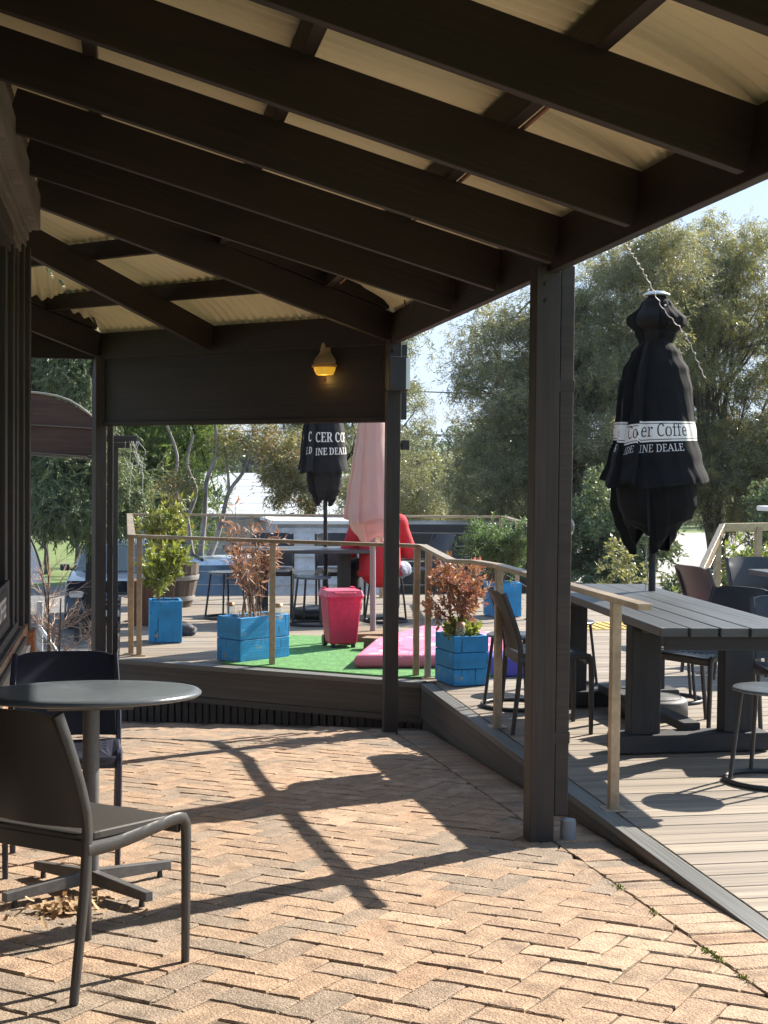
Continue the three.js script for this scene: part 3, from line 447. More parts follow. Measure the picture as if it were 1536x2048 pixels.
{ // round café table on a folded-steel cross base
  const z = -5.2, o = thing('round_table', 'round dark laminate café table on a grey cross base', 'table', [-0.118, gy(z), z]); o.quaternion.premultiply(slope);
  part(o, 'table_top', lathe([[0, 0.7], [0.36, 0.7], [0.388, 0.703], [0.397, 0.71], [0.397, 0.718], [0.387, 0.726], [0.37, 0.728], [0.363, 0.7255], [0.355, 0.727], [0, 0.727]], 80), M.tableTop);
  part(o, 'column', rod(V(0, 0.04, 0), V(0, 0.69, 0), 0.03, 0.03, 24), M.tableBase);
  part(o, 'spider', box(0.3, 0.02, 0.3, 0, 0.68, 0, 0.004), M.tableBase);
  for (let k = 0; k < 4; k++) {
    const s = new THREE.Shape([[0.0, 0.034], [0.35, 0.028], [0.35, 0.054], [0.0, 0.078]].map(p => new THREE.Vector2(...p)));
    const g = boxUV(new THREE.ExtrudeGeometry(s, { depth: 0.026, bevelEnabled: true, bevelSize: 0.003, bevelThickness: 0.003, bevelSegments: 2 }).translate(0, 0, -0.013)); const a = 0.62 + k * PI / 2; g.rotateY(a);
    const leg = part(o, 'foot', g, M.tableBase); part(leg, 'glide', rod(V(0.31 * Math.cos(a), 0.0, -0.31 * Math.sin(a)), V(0.31 * Math.cos(a), 0.03, -0.31 * Math.sin(a)), 0.012, 0.008, 10), M.black);
  }
}
{ // long plank table on two trestles
  const o = thing('plank_table', 'long charcoal timber table with plank top and trestle legs on the deck', 'table', [0, 0, 0]);
  const near = [V(2.46, 0.742, -6.28), V(3.16, 0.742, -6.16)], far = [V(2.62, 0.742, -8.78), V(3.3, 0.742, -8.72)];
  for (let k = 0; k < 5; k++) { const f = (k + 0.5) / 5, a = near[0].clone().lerp(near[1], f), b = far[0].clone().lerp(far[1], f); a.y += rr(-0.002, 0.002); part(o, 'plank', bar(a, b, 0.134, 0.042, 0.004), M.plank); }
  const ax = near[1].clone().sub(near[0]).normalize();
  part(o, 'apron', bar(near[0].clone().add(V(0.05, -0.055, -0.06)), near[1].clone().add(V(-0.05, -0.055, -0.06)), 0.035, 0.07), M.charcoal);
  part(o, 'apron', bar(far[0].clone().add(V(0.05, -0.055, 0.06)), far[1].clone().add(V(-0.05, -0.055, 0.06)), 0.035, 0.07), M.charcoal);
  for (const z of [-7.14, -8.6]) {
    const dx = (-7.14 - z) * 0.055;
    for (const x of [2.71, 3.3 - 0.07]) { part(o, 'leg', box(0.165, 0.62, 0.1, x + dx, 0.41, z, 0.008, true), M.charcoal); part(o, 'gusset', box(0.14, 0.07, 0.04, x + dx + (x < 3 ? 0.03 : -0.03), 0.68, z + 0.075, 0.004), M.plank); }
    part(o, 'sleeper', box(0.86, 0.1, 0.17, 2.97 + dx, 0.055, z, 0.012), M.charcoal); part(o, 'head_rail', box(0.72, 0.05, 0.1, 2.97 + dx, 0.7, z, 0.006), M.charcoal);
  }
  part(o, 'stretcher', box(0.1, 0.05, 1.4, 3.0, 0.12, -7.87, 0.006), M.charcoal);
}
{ // far table of the same kind
  const o = thing('high_table', 'black rectangular table at the back of the deck with a folded umbrella through it', 'table', [1.66, 0, -13.72]);
  part(o, 'table_top', box(1.42, 0.035, 0.7, 0, 0.69, 0, 0.006), M.plank);
  for (const x of [-0.35, 0.45]) { part(o, 'leg', box(0.09, 0.63, 0.3, x, 0.345, 0, 0.006), M.charcoal); part(o, 'foot', box(0.12, 0.03, 0.55, x, 0.016, 0, 0.006), M.charcoal); }
  const t = thing('side_table', 'small dark table edge beside the stair railing', 'table', [5.25, 0, -9.95]); part(t, 'table_top', box(1.0, 0.04, 0.7, 0, 0.72, 0, 0.006), M.plank); part(t, 'column', rod(V(0, 0, 0), V(0, 0.7, 0), 0.04, 0.04, 16), M.charcoal); part(t, 'base', box(0.5, 0.03, 0.5, 0, 0.016, 0), M.charcoal);
}
// ---------- folded umbrellas ----------
// furled cloth: panels that each swing out to a free edge and tuck under the next; seams are fractions of a turn
function furled(profile, seams, o) {
  const nt = 240, ny = profile.length * 7, pos = [], uv = [], idx = [], y0 = profile[0][0], y1 = profile[profile.length - 1][0], S = seams.map(s => ((s % 1) + 1) % 1).sort((a, b) => a - b);
  const at = f => { const k = f * (profile.length - 1), i = Math.min(profile.length - 2, Math.floor(k)), t = k - i, s = t * t * (3 - 2 * t); return profile[i].map((v, j) => lerp(v, profile[i + 1][j], j ? s : t)); };
  for (let j = 0; j <= ny; j++) { const f = j / ny, [y, r, d] = at(f); for (let i = 0; i <= nt; i++) {
    const u = i / nt, a = u * 2 * PI; let k = S.findIndex(s => s > u); if (k < 0) k = 0; const s1 = S[k], s0 = S[(k + S.length - 1) % S.length], w = ((s1 - s0) % 1 + 1) % 1 || 1, t = (((u - s0) % 1 + 1) % 1) / w;
    const edge = clamp((1 - t) / 0.06, 0, 1), sw = (o.flip ? 1 - t : t), swing = d * (lerp(-0.5, 0.55, Math.pow(sw, 1.3)) * (o.flip ? 1 : 1));
    const n1 = fbm(u + 0.07 * y, y * 0.11 + o.s * 0.37, 11, 5, 3, 200 + o.s) - 0.5, n2 = fbm(u + 0.16 * y, y * 0.2 + 0.3, 23, 6, 2, 230 + o.s) - 0.5, crease = Math.abs(n2);
    const wr = (o.wr ?? 1) * (0.10 * n1 + 0.10 * (0.12 - crease)) * (0.5 + 0.9 * Math.pow(Math.abs(f - 0.55), 1.2));
    const rad = r * (1 + swing + wr) * (1 - 0.0 * edge), yy = y + (f > 0.6 ? (f - 0.6) / 0.4 : 0) * ((o.hem ?? 0.03) * (0.5 - t) * (k % 2 ? 1 : -1) + 0.02 * n1) - (o.tip ? o.tip(a, f) : 0);
    pos.push(rad * Math.sin(a), yy, rad * Math.cos(a)); uv.push(u, (y - y1) / (y0 - y1)); } }
  for (let j = 0; j < ny; j++) for (let i = 0; i < nt; i++) { const a = j * (nt + 1) + i, b = a + nt + 1; idx.push(a, b, a + 1, a + 1, b, b + 1); }
  const g = new THREE.BufferGeometry(); g.setAttribute('position', new THREE.Float32BufferAttribute(pos, 3)); g.setAttribute('uv', new THREE.Float32BufferAttribute(uv, 2)); g.setIndex(idx); return toCreasedNormals(g, 0.7);
}
function print(w, h, fn) { const c = document.createElement('canvas'); c.width = w; c.height = h; const x = c.getContext('2d'); fn(x, w, h); const t = new THREE.CanvasTexture(c); t.colorSpace = THREE.SRGBColorSpace; t.wrapS = THREE.RepeatWrapping; return t; }
const cloth = [0.0068, 0.0068, 0.008], clothHex = '#131316';
{
  const o = thing('folded_umbrella', 'tall folded black umbrella with white printed band through the long table', 'umbrella', [3.16, 0, -8.2]);
  // the cloth is furled, so the print shows only in slices: u runs round the canopy, 0.5 turns away from the café
  const facing = Math.atan2(-3.16, 8.2) / (2 * PI); // where the seam slices meet the café side
  const tx = print(2048, 1024, (c, w, h) => {
    c.fillStyle = clothHex; c.fillRect(0, 0, w, h);
    const u = k => ((facing + k) % 1 + 1) % 1 * w;
    const slice = (k0, k1, dy, skew, t1, t2, x1, x2) => { // one visible fold
      for (const wrap of [-w, 0, w]) {
      c.save(); c.beginPath(); const X0 = u(0) + k0 * w + wrap, X1 = u(0) + k1 * w + wrap; c.rect(X0, 0, X1 - X0, h); c.clip(); c.transform(1, skew, 0, 1, 0, dy - skew * X0);
      c.fillStyle = '#e8e3dc'; c.fillRect(X0 - 40, 590, X1 - X0 + 80, 138);
      c.fillStyle = clothHex; c.fillRect(X0 - 40, 602, X1 - X0 + 80, 5); c.fillRect(X0 - 40, 711, X1 - X0 + 80, 5);
      c.fillStyle = '#18181b'; c.font = '118px serif'; c.textBaseline = 'alphabetic'; c.fillText(t1, X0 + x1, 692);
      c.fillStyle = '#dcd8d2'; c.font = '72px serif'; c.fillText(t2, X0 + x2, 796); c.restore(); }
    };
    slice(-0.5, -0.27, -4, 0, 'ner Coffee', 'OFFEINE DEALERS', 30, 20);
    slice(-0.27, -0.15, -6, 0, 'e', 'RS', 165, 110);
    slice(-0.15, -0.065, 14, 0.0, 'Co', '!DE', 40, 34);
    slice(-0.065, 0.27, -8, -0.0, 'er Coffe', 'INE DEALE', 2, 2);
    slice(0.27, 0.5, 6, 0, 'e Corner', 'RS COFFEE', 20, 10);
  });
  const m = mat([1, 1, 1], 0.92, { map: tx, bumpMap: rep(weave, 10, 10), bumpScale: 0.0002, specularIntensity: 0.5 });
  const seams = [-0.5, -0.27, -0.15, -0.065, 0.27].map(k => facing + k);
  part(o, 'canopy', furled([[2.29, 0.08, 0.1], [2.2, 0.125, 0.35], [2.1, 0.165, 0.4], [1.98, 0.19, 0.34], [1.85, 0.205, 0.24], [1.7, 0.228, 0.16], [1.55, 0.262, 0.13], [1.41, 0.298, 0.16]], seams, { s: 1, hem: 0.05, wr: 1.5 }), m);
  const plain = mat(cloth, 0.92, { bumpMap: rep(weave, 10, 10), bumpScale: 0.0002, specularIntensity: 0.5 });
  part(o, 'top_vent', furled([[2.56, 0.05, 0.02], [2.5, 0.095, 0.1], [2.41, 0.155, 0.35], [2.385, 0.15, 0.4], [2.33, 0.1, 0.6], [2.24, 0.075, 0.6]], [facing - 0.22, facing + 0.02, facing + 0.26, facing + 0.5], { s: 3, hem: 0.02, wr: 2.2 }), plain);
  part(o, 'finial', lathe([[0, 2.585], [0.05, 2.578], [0.085, 2.56], [0.075, 2.552], [0, 2.55]], 24), M.steel);
  // loose cloth hanging below the printed hem, gathered to points
  const low = furled([[1.5, 0.24, 0.1], [1.38, 0.24, 0.28], [1.28, 0.235, 0.34], [1.18, 0.205, 0.38], [1.1, 0.165, 0.42], [1.03, 0.12, 0.45]], [facing - 0.3, facing - 0.02, facing + 0.2, facing + 0.42, facing + 0.55], { s: 5, hem: 0.1, wr: 2, tip: (a, f) => -0.1 * Math.pow(f, 2) * (0.5 + 0.5 * Math.cos((a - facing * 2 * PI) * 3 + 2.6)) });
  part(o, 'lower_folds', low, plain);
  part(o, 'pole', rod(V(0, 0.1, 0), V(0, 2.55, 0), 0.022, 0.022, 16), M.charcoal);
  part(o, 'cord', tube([V(-0.06, 1.1, 0.06), V(-0.065, 0.95, 0.07), V(-0.05, 0.86, 0.06), V(-0.07, 0.775, 0.07)], 0.004, 14, 5), M.rope);
  const b = part(o, 'base', lathe([[0, 0.125], [0.05, 0.13], [0.17, 0.122], [0.21, 0.112], [0.225, 0.095], [0.228, 0.0], [0, 0]], 48), mat([0.1, 0.1, 0.1], 0.6, { map: dust }));
  for (let k = 0; k < 6; k++) part(b, 'ridge', new THREE.TorusGeometry(0.08 + k * 0.021, 0.004, 6, 48).rotateX(PI / 2).translate(0, 0.124 - k * 0.001, 0), M.black);
}
{
  const o = thing('folded_umbrella', 'folded black umbrella with white capitals rising through the far table', 'umbrella', [1.93, 0, -13.95]);
  const facing = Math.atan2(-1.93, 13.95) / (2 * PI);
  const tx = print(2048, 1024, (c, w, h) => {
    c.fillStyle = clothHex; c.fillRect(0, 0, w, h); c.fillStyle = '#e4e1dc'; c.textBaseline = 'alphabetic';
    const X = ((facing % 1) + 1) % 1 * w;
    for (const wrap of [-w, 0, w]) { const s = (k0, k1, t1, t2, x1, x2, dy) => { c.save(); c.beginPath(); c.rect(X + wrap + k0 * w, 0, (k1 - k0) * w, h); c.clip(); c.font = 'bold 150px serif'; c.fillText(t1, X + wrap + k0 * w + x1, 690 + dy); c.font = 'bold 108px serif'; c.fillText(t2, X + wrap + k0 * w + x2, 830 + dy); c.restore(); };
      s(-0.28, -0.17, 'Q', 'EE', 80, 40, -16); s(-0.17, -0.07, ' C', 'E D', 10, 0, -6); s(-0.07, 0.3, 'CER COFFE', 'INE DEALERS', -8, 6, 0); s(0.3, 0.72, 'CORNER', 'COFFEE', 30, 20, 0); }
  });
  part(o, 'canopy', furled([[2.35, 0.06, 0.1], [2.2, 0.13, 0.25], [2.0, 0.175, 0.25], [1.8, 0.2, 0.2], [1.6, 0.218, 0.18], [1.45, 0.235, 0.18]], [-0.28, -0.17, -0.07, 0.3, 0.5].map(k => facing + k), { s: 7, hem: 0.04, wr: 1.4 }), mat([1, 1, 1], 0.85, { map: tx }));
  const low = furled([[1.5, 0.17, 0.1], [1.38, 0.16, 0.35], [1.28, 0.14, 0.45], [1.2, 0.1, 0.6], [1.15, 0.07, 0.6]], [0.05, 0.25, 0.45, 0.65, 0.85].map(k => facing + k), { s: 9, hem: 0.08, wr: 2 });
  part(o, 'lower_folds', low, mat([0.012, 0.012, 0.015], 0.85)); part(o, 'pole', rod(V(0.04, 0.1, 0), V(0.0, 2.45, 0), 0.021, 0.021, 14), M.charcoal); part(o, 'finial', new THREE.SphereGeometry(0.03, 12, 8).translate(0, 2.46, 0), M.charcoal);
  part(o, 'base', lathe([[0, 0.12], [0.2, 0.11], [0.3, 0.09], [0.31, 0.0], [0, 0]], 36), M.black);
}
{
  const o = thing('folded_umbrella', 'folded pale pink umbrella hanging beside the corner post', 'umbrella', [2.09, 0, -12.1]);
  const m = mat([0.64, 0.45, 0.405], 0.85, { bumpMap: rep(weave, 10, 10), bumpScale: 0.0002, transmission: 0.3, thickness: 0 });
  const fp = Math.atan2(-2.09, 12.1) / (2 * PI); part(o, 'canopy', furled([[2.6, 0.04, 0.06], [2.4, 0.06, 0.1], [2.1, 0.09, 0.13], [1.8, 0.12, 0.13], [1.5, 0.16, 0.12], [1.25, 0.195, 0.13], [1.04, 0.222, 0.15]], [-0.42, -0.2, -0.08, 0.05, 0.22, 0.4].map(k => fp + k), { s: 11, hem: 0.05, wr: 0.8 }), m);
  const low = furled([[1.12, 0.18, 0.06], [1.02, 0.185, 0.15], [0.95, 0.16, 0.2], [0.88, 0.11, 0.3]], [-0.3, -0.05, 0.12, 0.35].map(k => fp + k), { s: 13, hem: 0.08, wr: 1 }); part(o, 'lower_folds', low, m);
  part(o, 'pole', rod(V(0.03, 0.05, 0), V(0, 2.62, 0), 0.026, 0.024, 16), mat([0.28, 0.27, 0.26], 0.5)); part(o, 'finial', new THREE.SphereGeometry(0.03, 14, 10).translate(0, 2.63, 0), M.white);
  part(o, 'base', box(0.42, 0.08, 0.42, 0.03, 0.042, 0, 0.01), mat([0.3, 0.2, 0.12], 0.8, { map: woodC }));
}
// ---------- planters and what grows in them ----------
function leafGeo(l, w, bend = 0.25) { // one folded leaf, base at the origin, growing up +y
  const g = new THREE.BufferGeometry(), h = w / 2; const p = [0, 0, 0, -h, l * 0.45, h * 0.35, 0, l * 0.48, bend * l * 0.2, h, l * 0.45, h * 0.35, 0, l, -bend * l * 0.4];
  g.setAttribute('position', new THREE.Float32BufferAttribute(p, 3)); g.setAttribute('uv', new THREE.Float32BufferAttribute([0.5, 0, 0, 0.5, 0.5, 0.5, 1, 0.5, 0.5, 1], 2)); g.setIndex([0, 2, 1, 0, 3, 2, 1, 2, 4, 2, 3, 4]); g.computeVertexNormals(); return g.toNonIndexed();
}
function leafMat(c, r = 0.45, tr = 0.4) { return mat(c, 0.88, { transmission: tr + 0.1, thickness: 0, clearcoat: 0.45, clearcoatRoughness: r * 0.6 }); }
function sprig(n, l, w, spread, len) { const L = []; for (let k = 0; k < n; k++) { const g = leafGeo(l * rr(0.7, 1.15), w * rr(0.8, 1.15), rr(-0.3, 0.7)); g.rotateX(spread * rr(0.35, 1.1)); g.rotateY(k * 2.4 + rr(-0.4, 0.4)); g.translate(0, len * k / n, 0); L.push(g); } return merge(L); }
const dummy = new THREE.Object3D();
function leaves(parent, name, geo, m, spots, scale, tint) { // many sprigs as one part
  const o = new THREE.InstancedMesh(geo, m, spots.length); o.name = name; o.castShadow = o.receiveShadow = true; o.userData.kind = 'stuff';
  const c = new THREE.Color();
  spots.forEach((s, i) => { dummy.position.copy(s.p); dummy.quaternion.setFromUnitVectors(V(0, 1, 0), s.d.clone().normalize()); dummy.rotateY(R() * 6.28); const k = scale * rr(0.7, 1.25); dummy.scale.set(k, k, k); dummy.updateMatrix(); o.setMatrixAt(i, dummy.matrix); const t = tint ? tint(s) : rr(0.75, 1.2); Array.isArray(t) ? c.setRGB(...t) : c.setRGB(t, t, t); o.setColorAt(i, c); });
  parent.add(o); return o;
}
function rdir(upb = 0) { const v = V(gauss(), gauss() + upb, gauss()); return v.lengthSq() < 1e-4 ? V(0, 1, 0) : v.normalize(); }
// twiggy growth: recursive stems; returns tips
function twigs(out, tips, p, d, len, r, depth, spread, curve = 0.15, kids = 3) {
  const q1 = p.clone().addScaledVector(d, len * 0.5).add(rdir().multiplyScalar(len * curve * 0.5)), q2 = p.clone().addScaledVector(d, len).add(rdir(0.3).multiplyScalar(len * curve));
  out.push(taper([p, q1, q2], r, r * 0.55, 4, depth > 1 ? 6 : 4)); tips.push({ p: q2.clone(), d: q2.clone().sub(q1).normalize(), depth }); tips.push({ p: q1.clone(), d: rdir(0.4), depth });
  if (depth > 0) for (let k = 0; k < kids; k++) { const s = k ? lerp(0.4, 1, R()) : 1, b = s > 0.5 ? q1.clone().lerp(q2, (s - 0.5) * 2) : p.clone().lerp(q1, s * 2); twigs(out, tips, b, d.clone().addScaledVector(rdir(0.15), spread).normalize(), len * rr(0.55, 0.85), r * 0.55, depth - 1, spread, curve, kids); }
}
function planter(label, pos, turn, w, h, d, rows) {
  const o = thing('planter_box', label, 'planter', pos, turn, 'blue timber planter boxes');
  const bh = h / rows;
  const board = (bw, x, y, z, ry) => { const g = boxUV(new RoundedBoxGeometry(bw, bh - 0.004, 0.022, 1, 0.004)); const a = R() * 3, uv = g.attributes.uv; for (let i = 0; i < uv.count; i++) uv.setXY(i, uv.getX(i) * 1.3 + a, uv.getY(i) * 1.3 + a); g.rotateY(ry); const b = part(o, 'board', g, M.blue); b.position.set(x, y, z); };
  for (let k = 0; k < rows; k++) { const y = bh * (k + 0.5) + 0.004; board(w, 0, y, d / 2 - 0.011, 0); board(w, 0, y, -d / 2 + 0.011, 0); board(d - 0.046, -w / 2 + 0.011, y, 0, PI / 2); board(d - 0.046, w / 2 - 0.011, y, 0, PI / 2); }
  part(o, 'floor', box(w - 0.05, 0.02, d - 0.05, 0, 0.012, 0), M.charcoal);
  part(o, 'soil', box(w - 0.046, 0.03, d - 0.046, 0, h - 0.05, 0), M.soil);
  return o;
}
planter('tall blue painted planter box with a yellow-green leafy shrub by the deck corner', [0.34, 0, -12.2], 0.02, 0.27, 0.355, 0.27, 1);
planter('wide blue planter box of two boards holding the dry brown shrub', [0.985, 0, -11.0], 0.62, 0.5, 0.345, 0.28, 2);
planter('blue planter box with the rust-leaved shrub at the bend of the railing', [2.315, 0, -9.62], 0.17, 0.26, 0.345, 0.34, 3);
planter('blue planter box at the back holding a soft green shrub', [3.78, 0, -13.96], 0.1, 0.3, 0.345, 0.3, 1);
function shrub(name, label, cat, pos, opt) {
  const o = thing(name, label, cat, pos); const st = [], tips = [];
  for (let k = 0; k < opt.stems; k++) twigs(st, tips, V(gauss() * opt.foot, 0, gauss() * opt.foot), V(gauss() * opt.lean, 1, gauss() * opt.lean).normalize(), opt.len * rr(0.8, 1.15), opt.r, opt.depth, opt.spread, opt.curve ?? 0.15, opt.kids ?? 3);
  part(o, 'stems', st, opt.bark);
  for (const L of opt.leaves ?? []) { const use = tips.filter(t => t.depth <= (L.maxDepth ?? 1) && t.p.y > (L.minY ?? 0)); const sp = []; for (let k = 0; k < L.n; k++) { const t = use[Math.floor(R() * use.length)]; sp.push({ p: t.p.clone().add(V(gauss(), gauss(), gauss()).multiplyScalar(L.jit)), d: t.d.clone().add(rdir(L.up ?? 0.2).multiplyScalar(0.8)) }); } leaves(o, L.name ?? 'foliage', L.geo, L.mat, sp, L.scale ?? 1, L.tint); }
  return o;
}
const bark1 = mat([0.16, 0.1, 0.07], 0.9), bark2 = mat([0.3, 0.24, 0.18], 0.9, { map: barkC }), barkGrey = mat([0.28, 0.24, 0.21], 0.85, { map: barkC });
const lm = { lime: leafMat([0.26, 0.3, 0.035], 0.4), green: leafMat([0.09, 0.16, 0.03], 0.45), rust: leafMat([0.4, 0.19, 0.09], 0.6, 0.35), dry: leafMat([0.4, 0.21, 0.12], 0.65, 0.3), fern: leafMat([0.12, 0.2, 0.045], 0.5) };
shrub('leafy_shrub', 'yellow-green leafy shrub growing in the tall blue planter box', 'shrub', [0.34, 0.3, -12.2], { stems: 6, foot: 0.05, lean: 0.32, len: 0.2, r: 0.006, depth: 2, spread: 0.55, bark: bark1, leaves: [{ n: 330, geo: sprig(5, 0.06, 0.026, 0.9, 0.05), mat: lm.lime, jit: 0.03 }] });
shrub('dry_shrub', 'dry shrub with hanging brown leaves in the wide blue planter', 'shrub', [0.985, 0.3, -11.0], { stems: 12, foot: 0.07, lean: 0.36, len: 0.31, r: 0.006, depth: 2, spread: 0.45, bark: bark1, leaves: [{ n: 190, geo: sprig(3, 0.075, 0.016, 1.4, 0.05), mat: lm.dry, jit: 0.03, up: -0.6 }] });
shrub('straw_mulch', 'pale straw mulch on top of the wide blue planter', 'mulch', [0.985, 0.3, -11.0], { stems: 60, foot: 0.1, lean: 1.6, len: 0.07, r: 0.0022, depth: 1, spread: 1.2, bark: M.straw, kids: 2 });
shrub('rust_shrub', 'rust-brown leafy shrub in the blue planter at the railing bend', 'shrub', [2.33, 0.29, -9.62], { stems: 9, foot: 0.05, lean: 0.26, len: 0.225, r: 0.005, depth: 2, spread: 0.6, bark: bark1, leaves: [{ n: 520, geo: sprig(5, 0.04, 0.018, 1.0, 0.045), mat: lm.rust, jit: 0.035, minY: 0.16, tint: () => { const k = rr(0.6, 1.4); return [k, k * rr(0.75, 1.15), k * rr(0.7, 1.2)]; } }] });
shrub('groundcover_plant', 'bright green groundcover at the foot of the rust-leaved shrub', 'plant', [2.31, 0.3, -9.6], { stems: 22, foot: 0.07, lean: 1.1, len: 0.07, r: 0.003, depth: 1, spread: 0.8, bark: lm.green, leaves: [{ n: 130, geo: sprig(4, 0.05, 0.032, 1.1, 0.02), mat: lm.lime, jit: 0.03 }] });
shrub('green_shrub', 'soft green feathery shrub in the planter at the back of the deck', 'shrub', [3.72, 0.3, -13.98], { stems: 16, foot: 0.08, lean: 0.5, len: 0.27, r: 0.007, depth: 2, spread: 0.6, bark: bark1, leaves: [{ n: 1500, geo: sprig(8, 0.05, 0.012, 1.0, 0.08), mat: lm.fern, jit: 0.06 }] });
// half wine barrel with strappy plants, and the climber behind the corner railing
{
  const o = thing('barrel_planter', 'half wine barrel planter with iron hoops behind the corner railing', 'planter', [0.5, 0, -15.25]);
  const n = 22, prof = [[0.2, 0], [0.235, 0.12], [0.262, 0.25], [0.278, 0.37], [0.282, 0.46]];
  const wood = [mat([0.11, 0.085, 0.07], 0.85, { map: woodC, bumpMap: woodB, bumpScale: 0.002 }), mat([0.14, 0.105, 0.085], 0.85, { map: woodC, bumpMap: woodB, bumpScale: 0.002 })];
  for (let k = 0; k < n; k++) { const a = k / n * 2 * PI, b = (k + 1) / n * 2 * PI - 0.012, pos = [], idx = []; prof.forEach(([r, y]) => { for (const t of [a, b]) for (const q of [r, r - 0.022]) pos.push(q * Math.cos(t), y, q * Math.sin(t)); }); for (let i = 0; i < prof.length - 1; i++) { const s = i * 4, f = s + 4; idx.push(s, f, s + 2, s + 2, f, f + 2, s + 1, s + 3, f + 1, s + 3, f + 3, f + 1, s, s + 1, f, s + 1, f + 1, f, s + 2, f + 2, s + 3, s + 3, f + 2, f + 3); } const t = (prof.length - 1) * 4; idx.push(t, t + 1, t + 2, t + 1, t + 3, t + 2); const g = new THREE.BufferGeometry(); g.setAttribute('position', new THREE.Float32BufferAttribute(pos, 3)); g.setIndex(idx); const h = g.toNonIndexed(); h.computeVertexNormals(); part(o, 'stave', boxUV(h, true), wood[k % 2]); }
  for (const [r, y] of [[0.226, 0.07], [0.272, 0.29]]) part(o, 'hoop', lathe([[r, y], [r + 0.006, y + 0.002], [r + 0.012, y + 0.05], [r + 0.004, y + 0.05]], 44), mat([0.3, 0.29, 0.28], 0.6, { metalness: 0.5 }));
  part(o, 'soil', new THREE.CylinderGeometry(0.25, 0.25, 0.03, 24).translate(0, 0.42, 0), M.soil);
  const p = thing('strappy_plant', 'grey-green rosette plant growing in the half barrel', 'plant', [0.5, 0.43, -15.25]); const L = [];
  for (let k = 0; k < 70; k++) { const g = leafGeo(rr(0.12, 0.24), rr(0.02, 0.04), 0.6); g.rotateX(rr(0.1, 1.2)); g.rotateY(R() * 6.28); g.translate(gauss() * 0.1, 0, gauss() * 0.1); L.push(g); } part(p, 'leaf_rosette', L, leafMat([0.15, 0.24, 0.1], 0.5, 0.25)).userData.kind = 'stuff';
  shrub('climbing_shrub', 'loose yellow-green climber on the corner railing above the barrel', 'shrub', [0.42, 0.43, -14.9], { stems: 8, foot: 0.12, lean: 0.22, len: 0.25, r: 0.006, depth: 2, spread: 0.45, bark: bark1, leaves: [{ n: 300, geo: sprig(5, 0.065, 0.03, 1, 0.05), mat: lm.lime, jit: 0.05, tint: () => { const k = rr(0.6, 1.25); return [k * rr(0.9, 1.25), k, k]; } }] });
  solo('wood_stump', 'brown sawn wood block standing behind the corner railing', 'wood block', box(0.24, 0.42, 0.26, 0, 0.21, 0, 0.012, true), mat([0.2, 0.09, 0.05], 0.8, { map: woodC, bumpMap: woodB, bumpScale: 0.003 }), [0.19, 0.001, -13.55]);
}
// glass jars of solar lights in the planters
{
  const jar = (pos, label) => { const o = thing('solar_jar', label, 'jar', pos, 0, 'solar light jars in the planters'); part(o, 'glass', lathe([[0, 0], [0.03, 0.002], [0.034, 0.02], [0.034, 0.085], [0.028, 0.1]], 20), mat([0.9, 0.93, 0.92], 0.08, { transmission: 0.85, thickness: 0 })); part(o, 'lid', lathe([[0.031, 0.098], [0.032, 0.128], [0, 0.13]], 20), mat([0.42, 0.27, 0.16], 0.5, { metalness: 0.3 })); return o; };
  jar([0.81, 0.312, -11.06], 'glass solar jar with copper lid at the open end of the wide planter'); jar([1.17, 0.312, -10.93], 'glass solar jar with copper lid beside the bronze railing post on the wide planter'); jar([2.27, 0.312, -9.49], 'glass solar jar on the front of the planter with the rust-leaved shrub').rotation.x = 0.15;
}
// red wheelie bin
{
  const o = thing('wheelie_bin', 'small bright red wheelie bin with lid closed on the turf mat', 'bin', [1.76, 0.014, -11.6], 0.1);
  const red = mat([0.82, 0.028, 0.11], 0.45, { map: dust }), pink = mat([0.86, 0.14, 0.22], 0.38, { map: dust });
  const pr = (w0, d0, w1, d1, y0, y1, bev = 0.012) => { const g = new RoundedBoxGeometry(1, 1, 1, 3, 0.06), p = g.attributes.position; for (let i = 0; i < p.count; i++) { const f = p.getY(i) + 0.5; p.setXYZ(i, p.getX(i) * lerp(w0, w1, f), lerp(y0, y1, f), p.getZ(i) * lerp(d0, d1, f)); } g.computeVertexNormals(); return boxUV(g); };
  part(o, 'body', pr(0.225, 0.22, 0.29, 0.28, 0.03, 0.42), red); part(o, 'rim', pr(0.315, 0.3, 0.315, 0.3, 0.405, 0.43), red);
  const lid = part(o, 'lid', [pr(0.325, 0.32, 0.29, 0.28, 0.425, 0.475)], pink);
  for (const x of [-0.125, 0.125]) part(lid, 'hinge', box(0.035, 0.02, 0.06, x, 0.478, -0.1, 0.006), red);
  part(lid, 'handle', [rod(V(-0.085, 0.455, 0.17), V(0.085, 0.455, 0.17), 0.007), rod(V(-0.085, 0.455, 0.17), V(-0.085, 0.47, 0.1), 0.007), rod(V(0.085, 0.455, 0.17), V(0.085, 0.47, 0.1), 0.007)], pink);
  for (const x of [-0.105, 0.105]) { part(o, 'wheel', rod(V(x - 0.018, 0.045, -0.115), V(x + 0.018, 0.045, -0.115), 0.045, 0.045, 20), M.black); part(o, 'foot', box(0.03, 0.03, 0.03, x * 0.8, 0.016, 0.09), M.black); }
}
